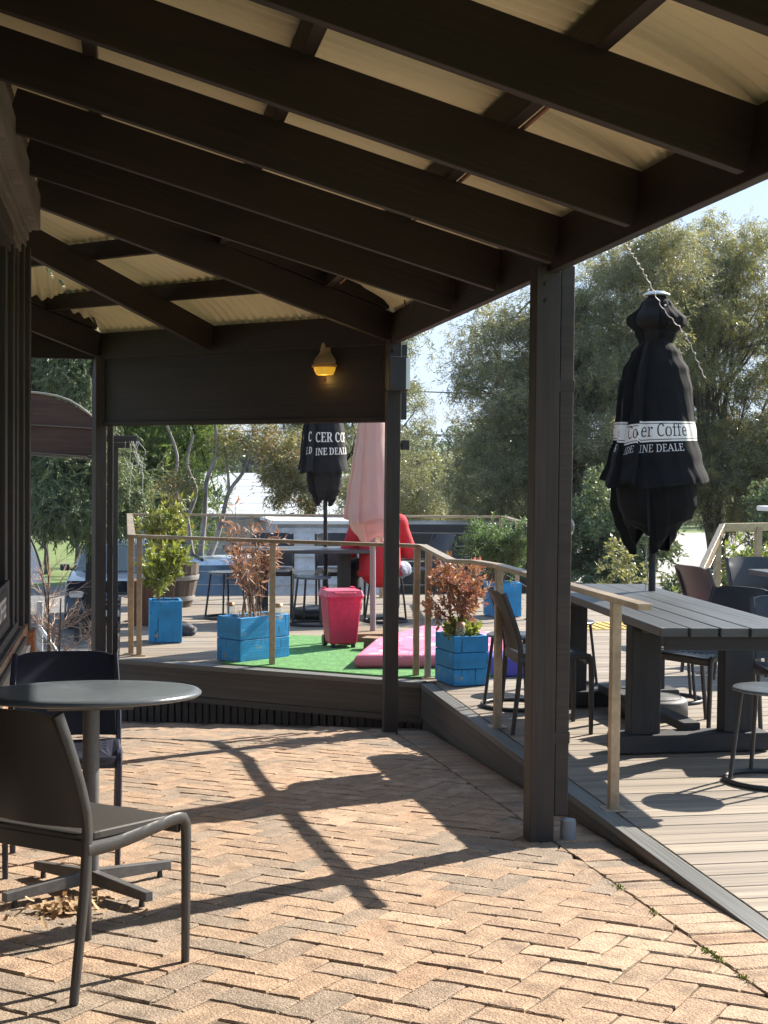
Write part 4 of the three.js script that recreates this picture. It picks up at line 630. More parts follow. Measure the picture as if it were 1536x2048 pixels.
// floor mats and cushions
{
  const flat = (pts, h, puff) => { const s = new THREE.Shape(pts.map(p => new THREE.Vector2(p[0], -p[1]))); const g = new THREE.ExtrudeGeometry(s, { depth: h, bevelEnabled: true, bevelSize: puff, bevelThickness: puff, bevelSegments: 3 }); g.rotateX(-PI / 2); g.translate(0, puff, 0); return boxUV(g); };
  const pr = print(1024, 1024, (c, w, h) => { c.fillStyle = '#dd7592'; c.fillRect(0, 0, w, h); let s = seed; for (let k = 0; k < 60; k++) { c.fillStyle = ['#efb6c2', '#cf7fa8', '#e26f8f', '#f3d2d6', '#e59aa8', '#d9557f'][k % 6]; c.beginPath(); c.ellipse(R() * w, R() * h, 20 + R() * 70, 15 + R() * 40, R() * 3, 0, 7); c.fill(); } c.lineWidth = 5; for (let k = 0; k < 30; k++) { c.strokeStyle = ['#9a6fb0', '#f6d6dc', '#c4557f'][k % 3]; c.beginPath(); c.ellipse(R() * w, R() * h, 30 + R() * 40, 20 + R() * 30, R() * 3, 0, 7); c.stroke(); } });
  pr.wrapT = THREE.RepeatWrapping;
  solo('floor_cushion', 'big pink patterned floor cushion lying on the turf behind the railing', 'cushion', flat([[1.72, -10.35], [2.88, -10.25], [3.1, -11.6], [2.6, -12.2], [2.05, -11.35]], 0.012, 0.045), mat([1, 1, 1], 0.75, { map: rep(pr, 0.9, 0.9) }), [0, 0.012, 0]);
  solo('gym_mat', 'folded blue and violet mat on the deck behind the rust-leaved planter', 'mat', flat([[2.62, -9.86], [3.12, -9.86], [3.2, -10.2], [2.66, -10.22]], 0.1, 0.02), mat([0.09, 0.07, 0.34], 0.7), [0, 0.002, 0]);
  const o = thing('timber_block', 'short tan timber block on the turf at the foot of the corner post', 'timber block', [2.08, 0.014, -11.35], -0.5); part(o, 'block', box(0.32, 0.085, 0.1, 0, 0.043, 0, 0.005), mat([0.36, 0.24, 0.14], 0.8, { map: woodC })); part(o, 'lid_board', box(0.34, 0.012, 0.14, 0, 0.093, 0), mat([0.4, 0.27, 0.16], 0.8, { map: woodC }));
  const t = thing('tactile_pad', 'yellow ribbed tactile pad set on the deck beyond the long table', 'tactile pad', [4.6, 0.0, -12.95]); const ym = mat([0.62, 0.42, 0.1], 0.7, { map: dust }); part(t, 'pad', box(0.85, 0.006, 0.62, 0, 0.005, 0), ym); for (let k = 0; k < 9; k++) part(t, 'rib', box(0.025, 0.008, 0.55, -0.36 + k * 0.09, 0.011, 0, 0.003), ym);
  solo('timber_offcut', 'yellow-brown timber offcut on the deck behind the long table', 'timber offcut', box(0.5, 0.05, 0.1, 0, 0.026, 0, 0.005), mat([0.5, 0.36, 0.14], 0.8, { map: woodC }), [3.25, 0.0, -10.6]).rotation.y = 0.6;
  const bag = solo('dark_bag', 'small crumpled dark bag beside the tall blue planter box', 'bag', (() => { const g = new THREE.IcosahedronGeometry(0.07, 4), p = g.attributes.position; for (let i = 0; i < p.count; i++) { const v = V(p.getX(i), p.getY(i), p.getZ(i)), k = 0.8 + 0.5 * vnoise(v.x * 40 + 90, v.y * 40 + v.z * 30 + 90, 999, 999, 5); p.setXYZ(i, v.x * k * 1.3, Math.max(-0.05, v.y * k * 0.8), v.z * k); } g.computeVertexNormals(); return g; })(), mat([0.05, 0.05, 0.06], 0.7), [0.53, 0.051, -12.6]);
}

// ---------- person ----------
function blobs(bones, lo, hi, res, k = 0.03) { // smooth union of tapered capsules, meshed; bones: [a, b, ra, rb]
  const size = Math.max(hi.x - lo.x, hi.y - lo.y, hi.z - lo.z) / 2, c = lo.clone().add(hi).multiplyScalar(0.5);
  const mc = new MarchingCubes(res, new THREE.MeshBasicMaterial(), false, false, 120000); mc.isolation = 0;
  const n = mc.size, P = V(0, 0, 0);
  for (let z = 0; z < n; z++) for (let y = 0; y < n; y++) for (let x = 0; x < n; x++) {
    P.set(c.x + (x / (n / 2) - 1) * size, c.y + (y / (n / 2) - 1) * size, c.z + (z / (n / 2) - 1) * size); let d = 9;
    for (const [a, b, ra, rb] of bones) { const ab = b.clone().sub(a), t = clamp(P.clone().sub(a).dot(ab) / Math.max(1e-9, ab.lengthSq()), 0, 1), q = P.distanceTo(a.clone().addScaledVector(ab, t)) - lerp(ra, rb, t); const h = clamp(0.5 + 0.5 * (d - q) / k, 0, 1); d = lerp(d, q, h) - k * h * (1 - h); }
    mc.field[x + y * n + z * n * n] = -d;
  }
  mc.update(); const cnt = mc.count, g = new THREE.BufferGeometry(); const p = new Float32Array(cnt * 3); for (let i = 0; i < cnt; i++) { p[3 * i] = c.x + mc.positionArray[3 * i] * size; p[3 * i + 1] = c.y + mc.positionArray[3 * i + 1] * size; p[3 * i + 2] = c.z + mc.positionArray[3 * i + 2] * size; }
  g.setAttribute('position', new THREE.BufferAttribute(p, 3)); g.setAttribute('normal', new THREE.BufferAttribute(mc.normalArray.slice(0, cnt * 3), 3)); const uv = new Float32Array(cnt * 2); for (let i = 0; i < cnt; i++) { uv[2 * i] = p[3 * i]; uv[2 * i + 1] = p[3 * i + 1]; } g.setAttribute('uv', new THREE.BufferAttribute(uv, 2));
  return g;
}
{ // seated at the far table, back to the café, bent forward over the table top (faces -z)
  const o = thing('person', 'person in red hoodie and dark trousers seated at the far table, back turned', 'person', [2.43, 0, -13.6]);
  const hip = V(0, 0.56, 0.06), ch = V(0.02, 0.86, -0.06), neck = V(0.02, 1.04, -0.17), head = V(0.02, 1.17, -0.24);
  const sh = s => V(0.02 + s * 0.19, 0.95, -0.1), el = s => V(0.02 + s * 0.3, 0.68, -0.1), wr = s => V(0.0 + s * 0.13, 0.745, -0.36), hd = s => V(s * 0.06, 0.765, -0.44);
  const kn = s => V(s * 0.15 - (s < 0 ? 0.04 : -0.06), 0.5, -0.36), an = s => V(s * 0.13 - (s < 0 ? 0.06 : -0.08), 0.1, -0.2 - (s > 0 ? 0.1 : 0)), toe = s => an(s).add(V(s * 0.02, -0.045, -0.13)), hj = s => V(s * 0.1, 0.54, 0.02);
  const B = [[hip, ch, 0.15, 0.15], [ch, neck, 0.13, 0.055], [neck, head, 0.05, 0.06], [head.clone().add(V(0, 0.02, 0.015)), head.clone().add(V(0, -0.02, -0.045)), 0.092, 0.07]];
  for (const s of [-1, 1]) { B.push([ch.clone().add(V(0, 0.06, 0)), sh(s), 0.1, 0.07], [sh(s), el(s), 0.055, 0.045], [el(s), wr(s), 0.044, 0.03], [wr(s), hd(s), 0.032, 0.03], [hj(s), kn(s), 0.085, 0.06], [kn(s), an(s), 0.056, 0.042], [an(s), toe(s), 0.04, 0.03]); for (let f = 0; f < 4; f++) B.push([hd(s), hd(s).add(V((f - 1.5) * 0.02 - s * 0.02, -0.004, -0.055 + 0.006 * Math.abs(f - 1))), 0.011, 0.008]); B.push([hd(s), hd(s).add(V(-s * 0.05, 0.012, -0.02)), 0.012, 0.009]); }
  B.push([head.clone().add(V(0, -0.01, -0.1)), head.clone().add(V(0, -0.03, -0.125)), 0.014, 0.018]); for (const s of [-1, 1]) B.push([head.clone().add(V(s * 0.085, -0.01, 0)), head.clone().add(V(s * 0.09, 0.025, 0.005)), 0.014, 0.018]);
  part(o, 'body', blobs(B, V(-0.62, 0, -0.64), V(0.62, 1.3, 0.4), 84, 0.025), mat([0.5, 0.31, 0.22], 0.6));
  const H = [[hip.clone().add(V(0, -0.02, 0.02)), ch, 0.205, 0.195], [ch, neck, 0.165, 0.085], [neck.clone().add(V(-0.08, -0.03, 0.06)), neck.clone().add(V(0.08, -0.03, 0.06)), 0.06, 0.06]]; for (const s of [-1, 1]) H.push([ch.clone().add(V(0, 0.06, 0)), sh(s), 0.125, 0.095], [sh(s), el(s), 0.088, 0.078], [el(s), wr(s), 0.076, 0.048]);
  const hood = part(o, 'hoodie', blobs(H, V(-0.62, 0.3, -0.6), V(0.62, 1.25, 0.4), 64, 0.03), mat([0.52, 0.02, 0.03], 0.85, { bumpMap: rep(gritB, 4, 4), bumpScale: 0.003, sheen: 0.3 }));
  { const p = hood.geometry.attributes.position, q = hood.geometry.attributes.normal; for (let i = 0; i < p.count; i++) { const x = p.getX(i), y = p.getY(i), z = p.getZ(i), k = 0.075 * (fbm((x + 2) * 0.25 + 0.1 * y, (y + 2) * 0.25 + 0.12 * x, 24, 30, 3, 301) - 0.5) + 0.09 * (Math.abs(fbm((x + z + 3) * 0.2, (y + 2) * 0.2 - x * 0.12, 22, 34, 2, 307) - 0.5) - 0.1); p.setXYZ(i, x + q.getX(i) * k, y + q.getY(i) * k, z + q.getZ(i) * k); } hood.geometry.computeVertexNormals(); }
  part(hood, 'hem_band', new THREE.TorusGeometry(0.178, 0.03, 10, 36).rotateX(PI / 2).scale(1.08, 1.2, 0.95).translate(0.0, 0.475, 0.075), hood.material);
  part(hood, 'hood', blobs([[neck.clone().add(V(-0.1, -0.02, 0.1)), neck.clone().add(V(0.1, -0.02, 0.1)), 0.055, 0.055], [neck.clone().add(V(0, -0.08, 0.13)), neck.clone().add(V(0, 0.03, 0.08)), 0.07, 0.06]], V(-0.2, 0.85, -0.25), V(0.24, 1.2, 0.12), 36, 0.03), hood.material);
  const T = []; for (const s of [-1, 1]) T.push([hj(s).add(V(0, -0.01, 0.02)), kn(s), 0.108, 0.08], [kn(s), an(s).add(V(0, 0.02, 0)), 0.077, 0.062]); T.push([hj(-1), hj(1), 0.115, 0.115]);
  part(o, 'trousers', blobs(T, V(-0.5, 0.05, -0.55), V(0.5, 0.75, 0.25), 60, 0.025), mat([0.02, 0.022, 0.03], 0.85));
  const S = s => [[an(s).add(V(0, -0.03, 0.03)), toe(s).add(V(0, -0.01, -0.01)), 0.048, 0.042], [an(s).add(V(0, 0.01, 0)), an(s), 0.05, 0.05]]; for (const s of [-1, 1]) part(o, 'shoe', blobs(S(s), an(s).add(V(-0.14, -0.14, -0.2)), an(s).add(V(0.14, 0.12, 0.14)), 32, 0.02), M.black);
  part(o, 'hair', (() => { const g = new THREE.SphereGeometry(0.104, 28, 20, 0, 2 * PI, 0, PI * 0.62); g.rotateX(0.75); g.scale(0.98, 1.08, 1.08); g.translate(head.x, head.y + 0.01, head.z + 0.012); return g; })(), mat([0.05, 0.03, 0.02], 0.6));
  part(o, 'grey_shirt_tail', (() => { const g = new THREE.IcosahedronGeometry(0.1, 4), p = g.attributes.position; for (let i = 0; i < p.count; i++) { const x = p.getX(i), y = p.getY(i), z = p.getZ(i); const k = 0.75 + 0.6 * fbm((x + 1) * 0.3 + y * 0.2, (y + z + 1) * 0.3, 40, 30, 3, 311); p.setXYZ(i, x * 0.75 * k + 0.22, y * 0.8 * k + 0.51, z * 0.9 * k + 0.08); } g.computeVertexNormals(); return g; })(), mat([0.34, 0.36, 0.42], 0.9));
}
// ---------- beyond the deck ----------
// neighbouring awning: brown bullnose roof end, gutter and post
{
  const o = thing('neighbour_awning', 'maroon-brown bullnose awning with gutter and dark post beyond the verandah', 'awning', [0, 0, 0]);
  const s = new THREE.Shape(); s.moveTo(-3.5, 2.2); s.lineTo(-0.9, 2.14); s.quadraticCurveTo(-0.5, 2.1, -0.22, 1.87); s.lineTo(-0.2, 1.56); s.lineTo(-3.5, 1.72); s.closePath();
  part(o, 'bullnose_roof', boxUV(new THREE.ExtrudeGeometry(s, { depth: 1.6, bevelEnabled: false, curveSegments: 24 }).translate(0, 0, -14.6)), mat([0.085, 0.042, 0.034], 0.65, { map: woodC, bumpMap: woodB, bumpScale: 0.001 }));
  part(o, 'barge_trim', tube([V(-3.5, 2.205, -12.99), V(-0.9, 2.145, -12.99), V(-0.5, 2.075, -12.99), V(-0.22, 1.875, -12.99)], 0.012, 30, 6), mat([0.3, 0.27, 0.24], 0.5));
  for (const [y0, y1] of [[1.9, 1.8], [1.68, 1.545], [1.655, 1.52]]) part(o, 'seam', bar(V(-3, y0 + 0.05, -12.985), V(-0.21, y1 + 0.02, -12.985), 0.014, 0.008, 0), M.soffit);
  part(o, 'gutter', [box(0.34, 0.06, 0.14, -0.06, 1.74, -13.4, 0.006), box(0.2, 0.05, 0.1, -0.06, 1.68, -13.4, 0.006)], M.frame);
  part(o, 'post', box(0.075, 3.2, 0.075, -0.1, 0.1, -13.4, 0.004, true), M.frame);
  part(o, 'drain_hook', tube([V(-0.22, 1.75, -12.95), V(-0.2, 1.66, -12.94), V(-0.25, 1.58, -12.93), V(-0.33, 1.57, -12.93)], 0.012, 14, 6), M.maroon);
  const w = thing('icicle_lights', 'tangle of white icicle light wire drooping from the awning gutter', 'string lights', [0.08, 0, -13.32]);
  const L = []; for (let k = 0; k < 9; k++) { const x = rr(-0.14, 0.06); L.push(tube([V(x, 1.72, 0.02), V(x + rr(-0.04, 0.08), 1.66 - R() * 0.05, 0.03), V(x + rr(-0.03, 0.1), 1.6 - R() * 0.1, 0.02), V(x + rr(-0.02, 0.08), 1.5 - R() * R() * 0.6, 0.03)], 0.0016, 10, 4)); } part(w, 'light_wire', L, mat([0.6, 0.6, 0.58], 0.6)).userData.kind = 'stuff';
}
// white sail banner, posts, fence remnants at the roadside
{
  const o = thing('sail_banner', 'white and blue sail banner with dark edge standing beside the café wall', 'banner', [-1.0, th(0, -17), -17]);
  const s = new THREE.Shape(); s.moveTo(-0.3, 1.2); s.lineTo(0.1, 1.2); s.quadraticCurveTo(0.0, 1.5, -0.2, 1.95); s.lineTo(-0.3, 1.95); s.closePath();
  part(o, 'flag', boxUV(new THREE.ExtrudeGeometry(s, { depth: 0.006, bevelEnabled: false })), mat([0.6, 0.68, 0.8], 0.7)); part(o, 'pole', tube([V(0.13, 0, 0), V(0.13, 0.6, 0), V(0.02, 1.45, 0), V(-0.2, 1.98, 0)], 0.014, 24, 7), M.black); part(o, 'foot', box(0.4, 0.04, 0.4, 0.1, 0.02, 0), M.black);
  const wp = (x, z, h, label, lean = 0) => { const p = thing('marker_post', label, 'post', [x, th(x, z), z]); part(p, 'shaft', box(0.085, h, 0.085, 0, h / 2 - 0.05, 0, 0.008, true), label.startsWith('white') ? mat([0.6, 0.58, 0.54], 0.8, { map: dust }) : M.brownPost); p.rotation.z = lean; };
  wp(-1.17, -20.4, 1.0 , 'white painted timber post at the edge of the car park'); wp(-0.55, -26, 0.95, 'short dark timber post nearest the navy car'); wp(-0.9, -27.5, 0.9, 'short dark timber post between the white post and the navy car');
  const bar1 = thing('rail_bar', 'thin white leaning bar against the white timber post', 'bar', [-1.08, th(0, -20.3) + 0.02, -20.3]); part(bar1, 'rod', rod(V(0.3, 0, 0), V(-0.1, 0.6, 0), 0.025), M.white);
}
// vehicles
function car(name, label, pos, turn, paint, opt = {}) {
  const o = thing(name, label, 'car', pos, turn); // nose towards +z
  const W = opt.w ?? 0.92, H = opt.h ?? 1.5, L = opt.l ?? 2.25, bonnet = opt.bonnet ?? 0.98, deckH = opt.deckH ?? 1.0;
  const body = (prof, w0, w1, yk) => { const s = new THREE.Shape(prof.map(p => new THREE.Vector2(p[0], p[1]))); const g = new THREE.ExtrudeGeometry(s, { depth: 2 * W - 0.12, bevelEnabled: true, bevelSize: 0.06, bevelThickness: 0.06, bevelSegments: 4, steps: 4 }); g.translate(0, 0, -W + 0.06); g.rotateY(-PI / 2); const p = g.attributes.position; for (let i = 0; i < p.count; i++) { const y = p.getY(i), f = clamp((y - yk) / (H - yk), 0, 1); p.setX(i, p.getX(i) * lerp(w0, w1, f)); } const h = toCreasedNormals(g, 0.7); return h; };
  part(o, 'body', body([[-L, 0.42], [-L, 0.78], [-L + 0.1, deckH], [L - 1.1, bonnet + 0.02], [L - 0.25, bonnet - 0.12], [L - 0.02, 0.72], [L, 0.4], [L - 0.1, 0.3], [-L + 0.1, 0.3]], 1, 0.97, 0.9), paint);
  const cab = part(o, 'cabin', body([[-L + 0.25, deckH - 0.02], [-L + 0.45, H - 0.08], [-L + 0.9, H - 0.03], [0.35, H - 0.04], [L - 1.05, bonnet - 0.02]], 0.97, 0.78, 0.9), paint);
  const gl = new THREE.MeshPhysicalMaterial({ roughness: 0.05, side: THREE.DoubleSide }); gl.color.setRGB(...(opt.glass ?? [0.03, 0.045, 0.06]));
  const quad = (a, b, c, d) => { const g = new THREE.BufferGeometry(); g.setAttribute('position', new THREE.Float32BufferAttribute([...a, ...b, ...c, ...a, ...c, ...d], 3)); g.setAttribute('uv', new THREE.Float32BufferAttribute([0, 0, 1, 0, 1, 1, 0, 0, 1, 1, 0, 1], 2)); g.computeVertexNormals(); return g; };
  const wz0 = L - 1.0, wz1 = 0.46, ww0 = W * 0.88, ww1 = W * 0.7;
  part(o, 'windscreen', quad([-ww0, bonnet + 0.09, wz0 - 0.02], [ww0, bonnet + 0.09, wz0 - 0.02], [ww1, H - 0.02, wz1 + 0.03], [-ww1, H - 0.02, wz1 + 0.03]), gl);
  for (const s of [-1, 1]) { part(o, 'side_window', quad([s * (W * 0.99), deckH + 0.07, wz0 - 0.3], [s * (W * 0.99), deckH + 0.07, -L + 0.5], [s * (W * 0.83), H - 0.09, -L + 0.7], [s * (W * 0.83), H - 0.09, wz1 - 0.1]), gl); const m = part(o, 'mirror', box(0.2, 0.14, 0.1, s * (W + 0.12), bonnet + 0.14, wz0 - 0.3, 0.03), opt.mirror ?? paint); part(m, 'mirror_arm', rod(V(s * (W - 0.05), bonnet + 0.08, wz0 - 0.28), V(s * (W + 0.05), bonnet + 0.12, wz0 - 0.3), 0.02), M.black); part(o, 'headlight', box(0.3, 0.17, 0.12, s * (W - 0.24), 0.8, L - 0.04, 0.04), mat([0.7, 0.72, 0.75], 0.1, { metalness: 0.4 })); }
  part(o, 'grille', box(W * 0.95, 0.3, 0.08, 0, 0.72, L + 0.03, 0.03), M.black); for (let k = 0; k < 3; k++) part(o, 'grille_bar', box(W * 0.9, 0.025, 0.03, 0, 0.63 + 0.09 * k, L + 0.075, 0.006), M.steel);
  part(o, 'bumper', box(W * 1.9, 0.18, 0.14, 0, 0.42, L + 0.03, 0.04), opt.mirror ?? paint); part(o, 'number_plate', box(0.37, 0.13, 0.015, 0, 0.45, L + 0.112, 0.004), M.white);
  for (const [x, z] of [[-1, L - 0.85], [1, L - 0.85], [-1, -L + 0.85], [1, -L + 0.85]]) { const w = part(o, 'wheel', rod(V(x * (W - 0.2), 0.34, z), V(x * (W + 0.02), 0.34, z), 0.34, 0.34, 28), M.black); part(w, 'hub_cap', rod(V(x * (W + 0.0), 0.34, z), V(x * (W + 0.03), 0.34, z), 0.2, 0.19, 20), M.steel); }
  if (opt.bars) for (const s of [-1, 1]) { const b = part(o, 'roof_rail', rod(V(s * 0.56, H + 0.05, -1.2), V(s * 0.56, H + 0.05, 0.2), 0.02), M.black); part(b, 'rail_foot', rod(V(s * 0.56, H - 0.02, 0.2), V(s * 0.56, H + 0.05, 0.2), 0.02), M.black); }
  return o;
}
const navy = mat([0.012, 0.016, 0.032], 0.25, { clearcoat: 1, clearcoatRoughness: 0.05 });
{
  const c = car('parked_car', 'navy four-wheel drive with oval blue badge parked behind the bare shrub', [-0.1, th(0, -32), -32.0], -0.06, navy, { w: 0.97, h: 1.75, l: 2.45, bonnet: 1.15, deckH: 1.12, bars: true });
  part(c, 'badge', new THREE.CylinderGeometry(0.12, 0.12, 0.02, 28).scale(1.3, 1, 0.55).rotateX(PI / 2).translate(0, 0.78, 2.58), mat([0.04, 0.1, 0.35], 0.3)); part(c, 'badge_rim', new THREE.TorusGeometry(0.12, 0.012, 8, 28).scale(1.3, 0.55, 1).translate(0, 0.78, 2.59), M.steel);
  car('parked_car', 'pale blue-white car with roof rails parked below the back of the deck', [1.75, th(0, -22.5), -22.8], 0.06, mat([0.5, 0.58, 0.66], 0.3, { clearcoat: 1 }), { bars: true, glass: [0.05, 0.085, 0.12], h: 1.52 });
  car('parked_car', 'silver-blue car glimpsed between the stair railing and the chair backs', [10.9, th(10.9, -24.5), -24.5], 0.9, mat([0.45, 0.52, 0.6], 0.3, { clearcoat: 1 }), { h: 1.5 });
}
// kiosk of white weatherboards and the shed beyond, black trailer, red feather flag
{
  const z = -19.5, gnd = th(0, z), o = thing('weatherboard_kiosk', 'white weatherboard kiosk wall standing behind the back railing', 'kiosk', [2.78, gnd, z]);
  const wb = mat([0.62, 0.64, 0.68], 0.6, { map: dust }); const bh = 0.19, H = 2.02;
  part(o, 'core', box(1.42, H - 0.02, 1.6, 0, H / 2, -0.85), wb);
  for (let k = 0; k < Math.floor(H / bh); k++) { const b = part(o, 'weatherboard', boxUV(new THREE.BoxGeometry(1.5, bh + 0.02, 0.035)), wb); b.position.set(0, 0.04 + bh * (k + 0.5), 0.0); b.rotation.x = -0.16; }
  part(o, 'capping', box(1.58, 0.05, 1.8, 0, H + 0.01, -0.85, 0.006), M.white);
  const lw = thing('festoon_wire', 'thin dark festoon wire sagging across the kiosk boards', 'string lights', [2.8, gnd + 1.35, z + 0.03]); part(lw, 'light_wire', tube([V(-0.8, 0.05, 0), V(-0.4, -0.06, 0.01), V(0, -0.02, 0.01), V(0.4, -0.05, 0.01), V(0.8, 0.14, 0)], 0.006, 30, 5), M.cable); for (let k = 0; k < 9; k++) part(lw, 'bulb', new THREE.SphereGeometry(0.012, 8, 6).translate(-0.75 + k * 0.18, -0.035 + 0.02 * Math.sin(k * 2), 0.012), M.cable);
  const s = thing('shed', 'long pale shed with bright white metal roof behind the gum trees', 'shed', [3.4, th(0, -42), -42]);
  part(s, 'wall', box(7.6, 2.3, 5, 0, 1.15, -2.5), mat([0.55, 0.54, 0.5], 0.8, { map: dust }));
  const rf = mat([0.82, 0.82, 0.8], 0.35, { map: dust }); for (let k = 0; k < 12; k++) part(s, 'roof_panel', bar(V(-3.9, 2.3 + k * 0.1, 0.25 - k * 0.27), V(4.1, 2.3 + k * 0.1, 0.25 - k * 0.27), 0.29, 0.03, 0, V(0, 1, 0.35)), rf);
  part(s, 'gutter', box(8.1, 0.12, 0.12, 0.1, 2.24, 0.35, 0.02), M.white);
  const t = thing('trailer', 'long black trailer box with rounded top behind the back railing', 'trailer', [4.9, th(0, -20.5), -20.6]);
  part(t, 'box_body', (() => { const r = rrect(2.2, 1.5, 0.16), g = new THREE.ExtrudeGeometry(r, { depth: 1.4, bevelEnabled: true, bevelSize: 0.02, bevelThickness: 0.02 }); g.translate(0, 1.28, -1.4); return boxUV(g); })(), mat([0.012, 0.013, 0.017], 0.35)); for (const y of [1.0, 1.5]) part(t, 'trim', box(2.1, 0.02, 0.02, 0, y, 0.03), M.steel); for (const x of [-0.5, 0.5]) part(t, 'wheel', rod(V(x, 0.32, 0.0), V(x, 0.32, -0.2), 0.32, 0.32, 24), M.black);
  const f = thing('feather_flag', 'crimson feather flag showing above the trailer', 'flag', [4.05, th(0, -22), -22]); const fs = new THREE.Shape(); fs.moveTo(-0.16, 1.0); fs.lineTo(0.17, 1.0); fs.lineTo(0.17, 2.3); fs.quadraticCurveTo(0.08, 2.78, -0.16, 2.95); fs.closePath(); part(f, 'cloth', boxUV(new THREE.ExtrudeGeometry(fs, { depth: 0.006, bevelEnabled: false })), mat([0.42, 0.03, 0.08], 0.7, { transmission: 0.3, thickness: 0 })); part(f, 'pole', tube([V(0.18, 0, 0), V(0.18, 2.2, 0), V(0.1, 2.75, 0), V(-0.16, 2.97, 0)], 0.014, 24, 6), M.black);
}
// stair railing and the building corner at the right
{
  const o = thing('stair_railing', 'bronze railing climbing the steps to the neighbouring building', 'railing', [0, 0, 0]);
  const a = V(4.62, 0.38, -11.2), b = V(5.37, 0.98, -12.2); part(o, 'top_rail', bar(a, b, 0.05, 0.075, 0.004), M.metal); part(o, 'top_rail', bar(b, V(6.4, 0.99, -12.4), 0.05, 0.075, 0.004), M.metal);
  for (const f of [0.38, 0.86]) { const p = a.clone().lerp(b, f); part(o, 'post', box(0.055, p.y + 0.05, 0.055, p.x, p.y / 2, p.z, 0.003), M.metal); } part(o, 'post', box(0.055, 0.98, 0.055, 5.75, 0.49, -12.26, 0.003), M.metal);
  for (let k = 1; k < 6; k++) part(o, 'cable', rod(a.clone().add(V(0.25, -0.1 * k + 0.2, -0.33)), b.clone().add(V(0, -0.13 * k, 0)), 0.004, 0.004, 5), M.wire);
  const s = thing('steps', 'dark timber steps rising beside the stair railing', 'steps', [0, 0, 0]); for (let k = 0; k < 5; k++) part(s, 'tread', box(0.34, 0.05, 1.0, 5.3 + k * 0.3, 0.1 + k * 0.1, -12.85, 0.004), deckMats[k % 4]); for (let k = 0; k < 5; k++) part(s, 'riser', box(0.04, 0.1 + 0.1 * k, 0.96, 5.44 + k * 0.3, (0.1 + k * 0.1) / 2, -12.85), M.charcoal);
  const n = thing('neighbour_cottage', 'grey timber cottage corner with white roof trim at the top of the steps', 'building', [7.5, 0, -13.3]);
  part(n, 'wall', box(2.2, 1.2, 0.3, 0.1, 0.5, -0.15), mat([0.2, 0.17, 0.16], 0.7, { map: woodC })); for (let k = 0; k < 4; k++) part(n, 'weatherboard', box(2.24, 0.02, 0.03, 0.35, 0.2 + k * 0.24, 0.01), M.frame); part(n, 'corner_board', box(0.1, 1.08, 0.1, -1.0, 0.55, 0.02, 0.004), M.frame);
  part(n, 'eave', box(2.5, 0.05, 0.4, 0.1, 1.12, -0.1, 0.01), M.white); part(n, 'gutter', box(2.4, 0.07, 0.06, 0.12, 1.06, 0.13, 0.01), M.soffit); part(n, 'finial_post', box(0.08, 0.22, 0.08, -1.0, 1.255, -0.1, 0.004), M.white);
  const q = thing('pedestrian_sign', 'small white pedestrian sign on a thin post beyond the trees', 'sign', [9.6, th(0, -30), -30]); part(q, 'post', rod(V(0, 0, 0), V(0, 2.2, 0), 0.025), M.steel); const pt = print(128, 192, (c, w, h) => { c.fillStyle = '#e8ebee'; c.fillRect(0, 0, w, h); c.fillStyle = '#23272e'; c.beginPath(); c.arc(70, 40, 18, 0, 7); c.fill(); c.save(); c.translate(64, 100); c.rotate(0.5); c.fillRect(-16, -42, 32, 74); c.restore(); c.fillRect(26, 120, 22, 52); c.fillRect(78, 116, 20, 56); }); part(q, 'panel', new THREE.PlaneGeometry(0.3, 0.42).translate(0, 2.25, 0.03), mat([1, 1, 1], 0.5, { map: pt })); part(q, 'panel_back', box(0.31, 0.43, 0.02, 0, 2.25, 0.015), M.steel);
}
// overhead wires and the twinkle-light string to the black umbrella
{
  const pole = (x, z, label) => { const p = thing('power_pole', label, 'pole', [x, th(x, z), z]); part(p, 'shaft', rod(V(0, -0.2, 0), V(0, 9, 0), 0.15, 0.11, 14), bark2); part(p, 'crossarm', box(1.8, 0.1, 0.1, 0, 8.4, 0), bark2); return p; };
  pole(-40, -50, 'timber power pole far off beside the road'); pole(45, -62, 'timber power pole at the far end of the overhead wires');
  const wire = (y0, y1, label) => solo('power_wire', label, 'wire', tube([V(-40, y0, -50), V(-15, lerp(y0, y1, 0.3) - 0.5, -53.5), V(5, lerp(y0, y1, 0.53) - 0.6, -56.3), V(25, lerp(y0, y1, 0.76) - 0.5, -59.2), V(45, y1, -62)], 0.028, 60, 5), M.cable);
  wire(5.4, 5.1, 'upper black overhead wire crossing behind the corner post'); wire(3.55, 3.4, 'lower black overhead wire crossing behind the corner post');
  const o = thing('twinkle_lights', 'pale twisted string of tiny lights slung from the eave to the black umbrella', 'string lights'); const A = V(1.78, 2.52, -4.9), pts = []; const path = [V(2.55, 2.78, -7.3), V(2.86, 2.7, -7.75), V(3.02, 2.58, -7.93), V(3.12, 2.45, -7.98), V(3.26, 2.3, -7.98), V(3.36, 2.14, -8.02), V(3.44, 2.05, -8.1)];
  const c = new THREE.CatmullRomCurve3([V(1.8, 2.53, -6.3), ...path]); for (let i = 0; i <= 160; i++) { const q = c.getPointAt(i / 160), w = i * 1.7; pts.push(q.add(V(0.005 * Math.cos(w), 0.005 * Math.sin(w), 0.004 * Math.sin(w * 1.3)))); }
  part(o, 'light_wire', tube(pts, 0.0028, 320, 5), mat([0.55, 0.48, 0.46], 0.5)); for (let k = 0; k < 9; k++) { const q = c.getPointAt(0.45 + k * 0.06), e = q.clone().add(V(rr(-0.05, 0.05), rr(-0.03, 0.03), 0.03)); part(o, 'lead', rod(q, e, 0.0018, 0.0018, 4), M.cable); part(o, 'bulb', new THREE.SphereGeometry(0.006, 8, 6).translate(e.x, e.y, e.z), M.white); }
}

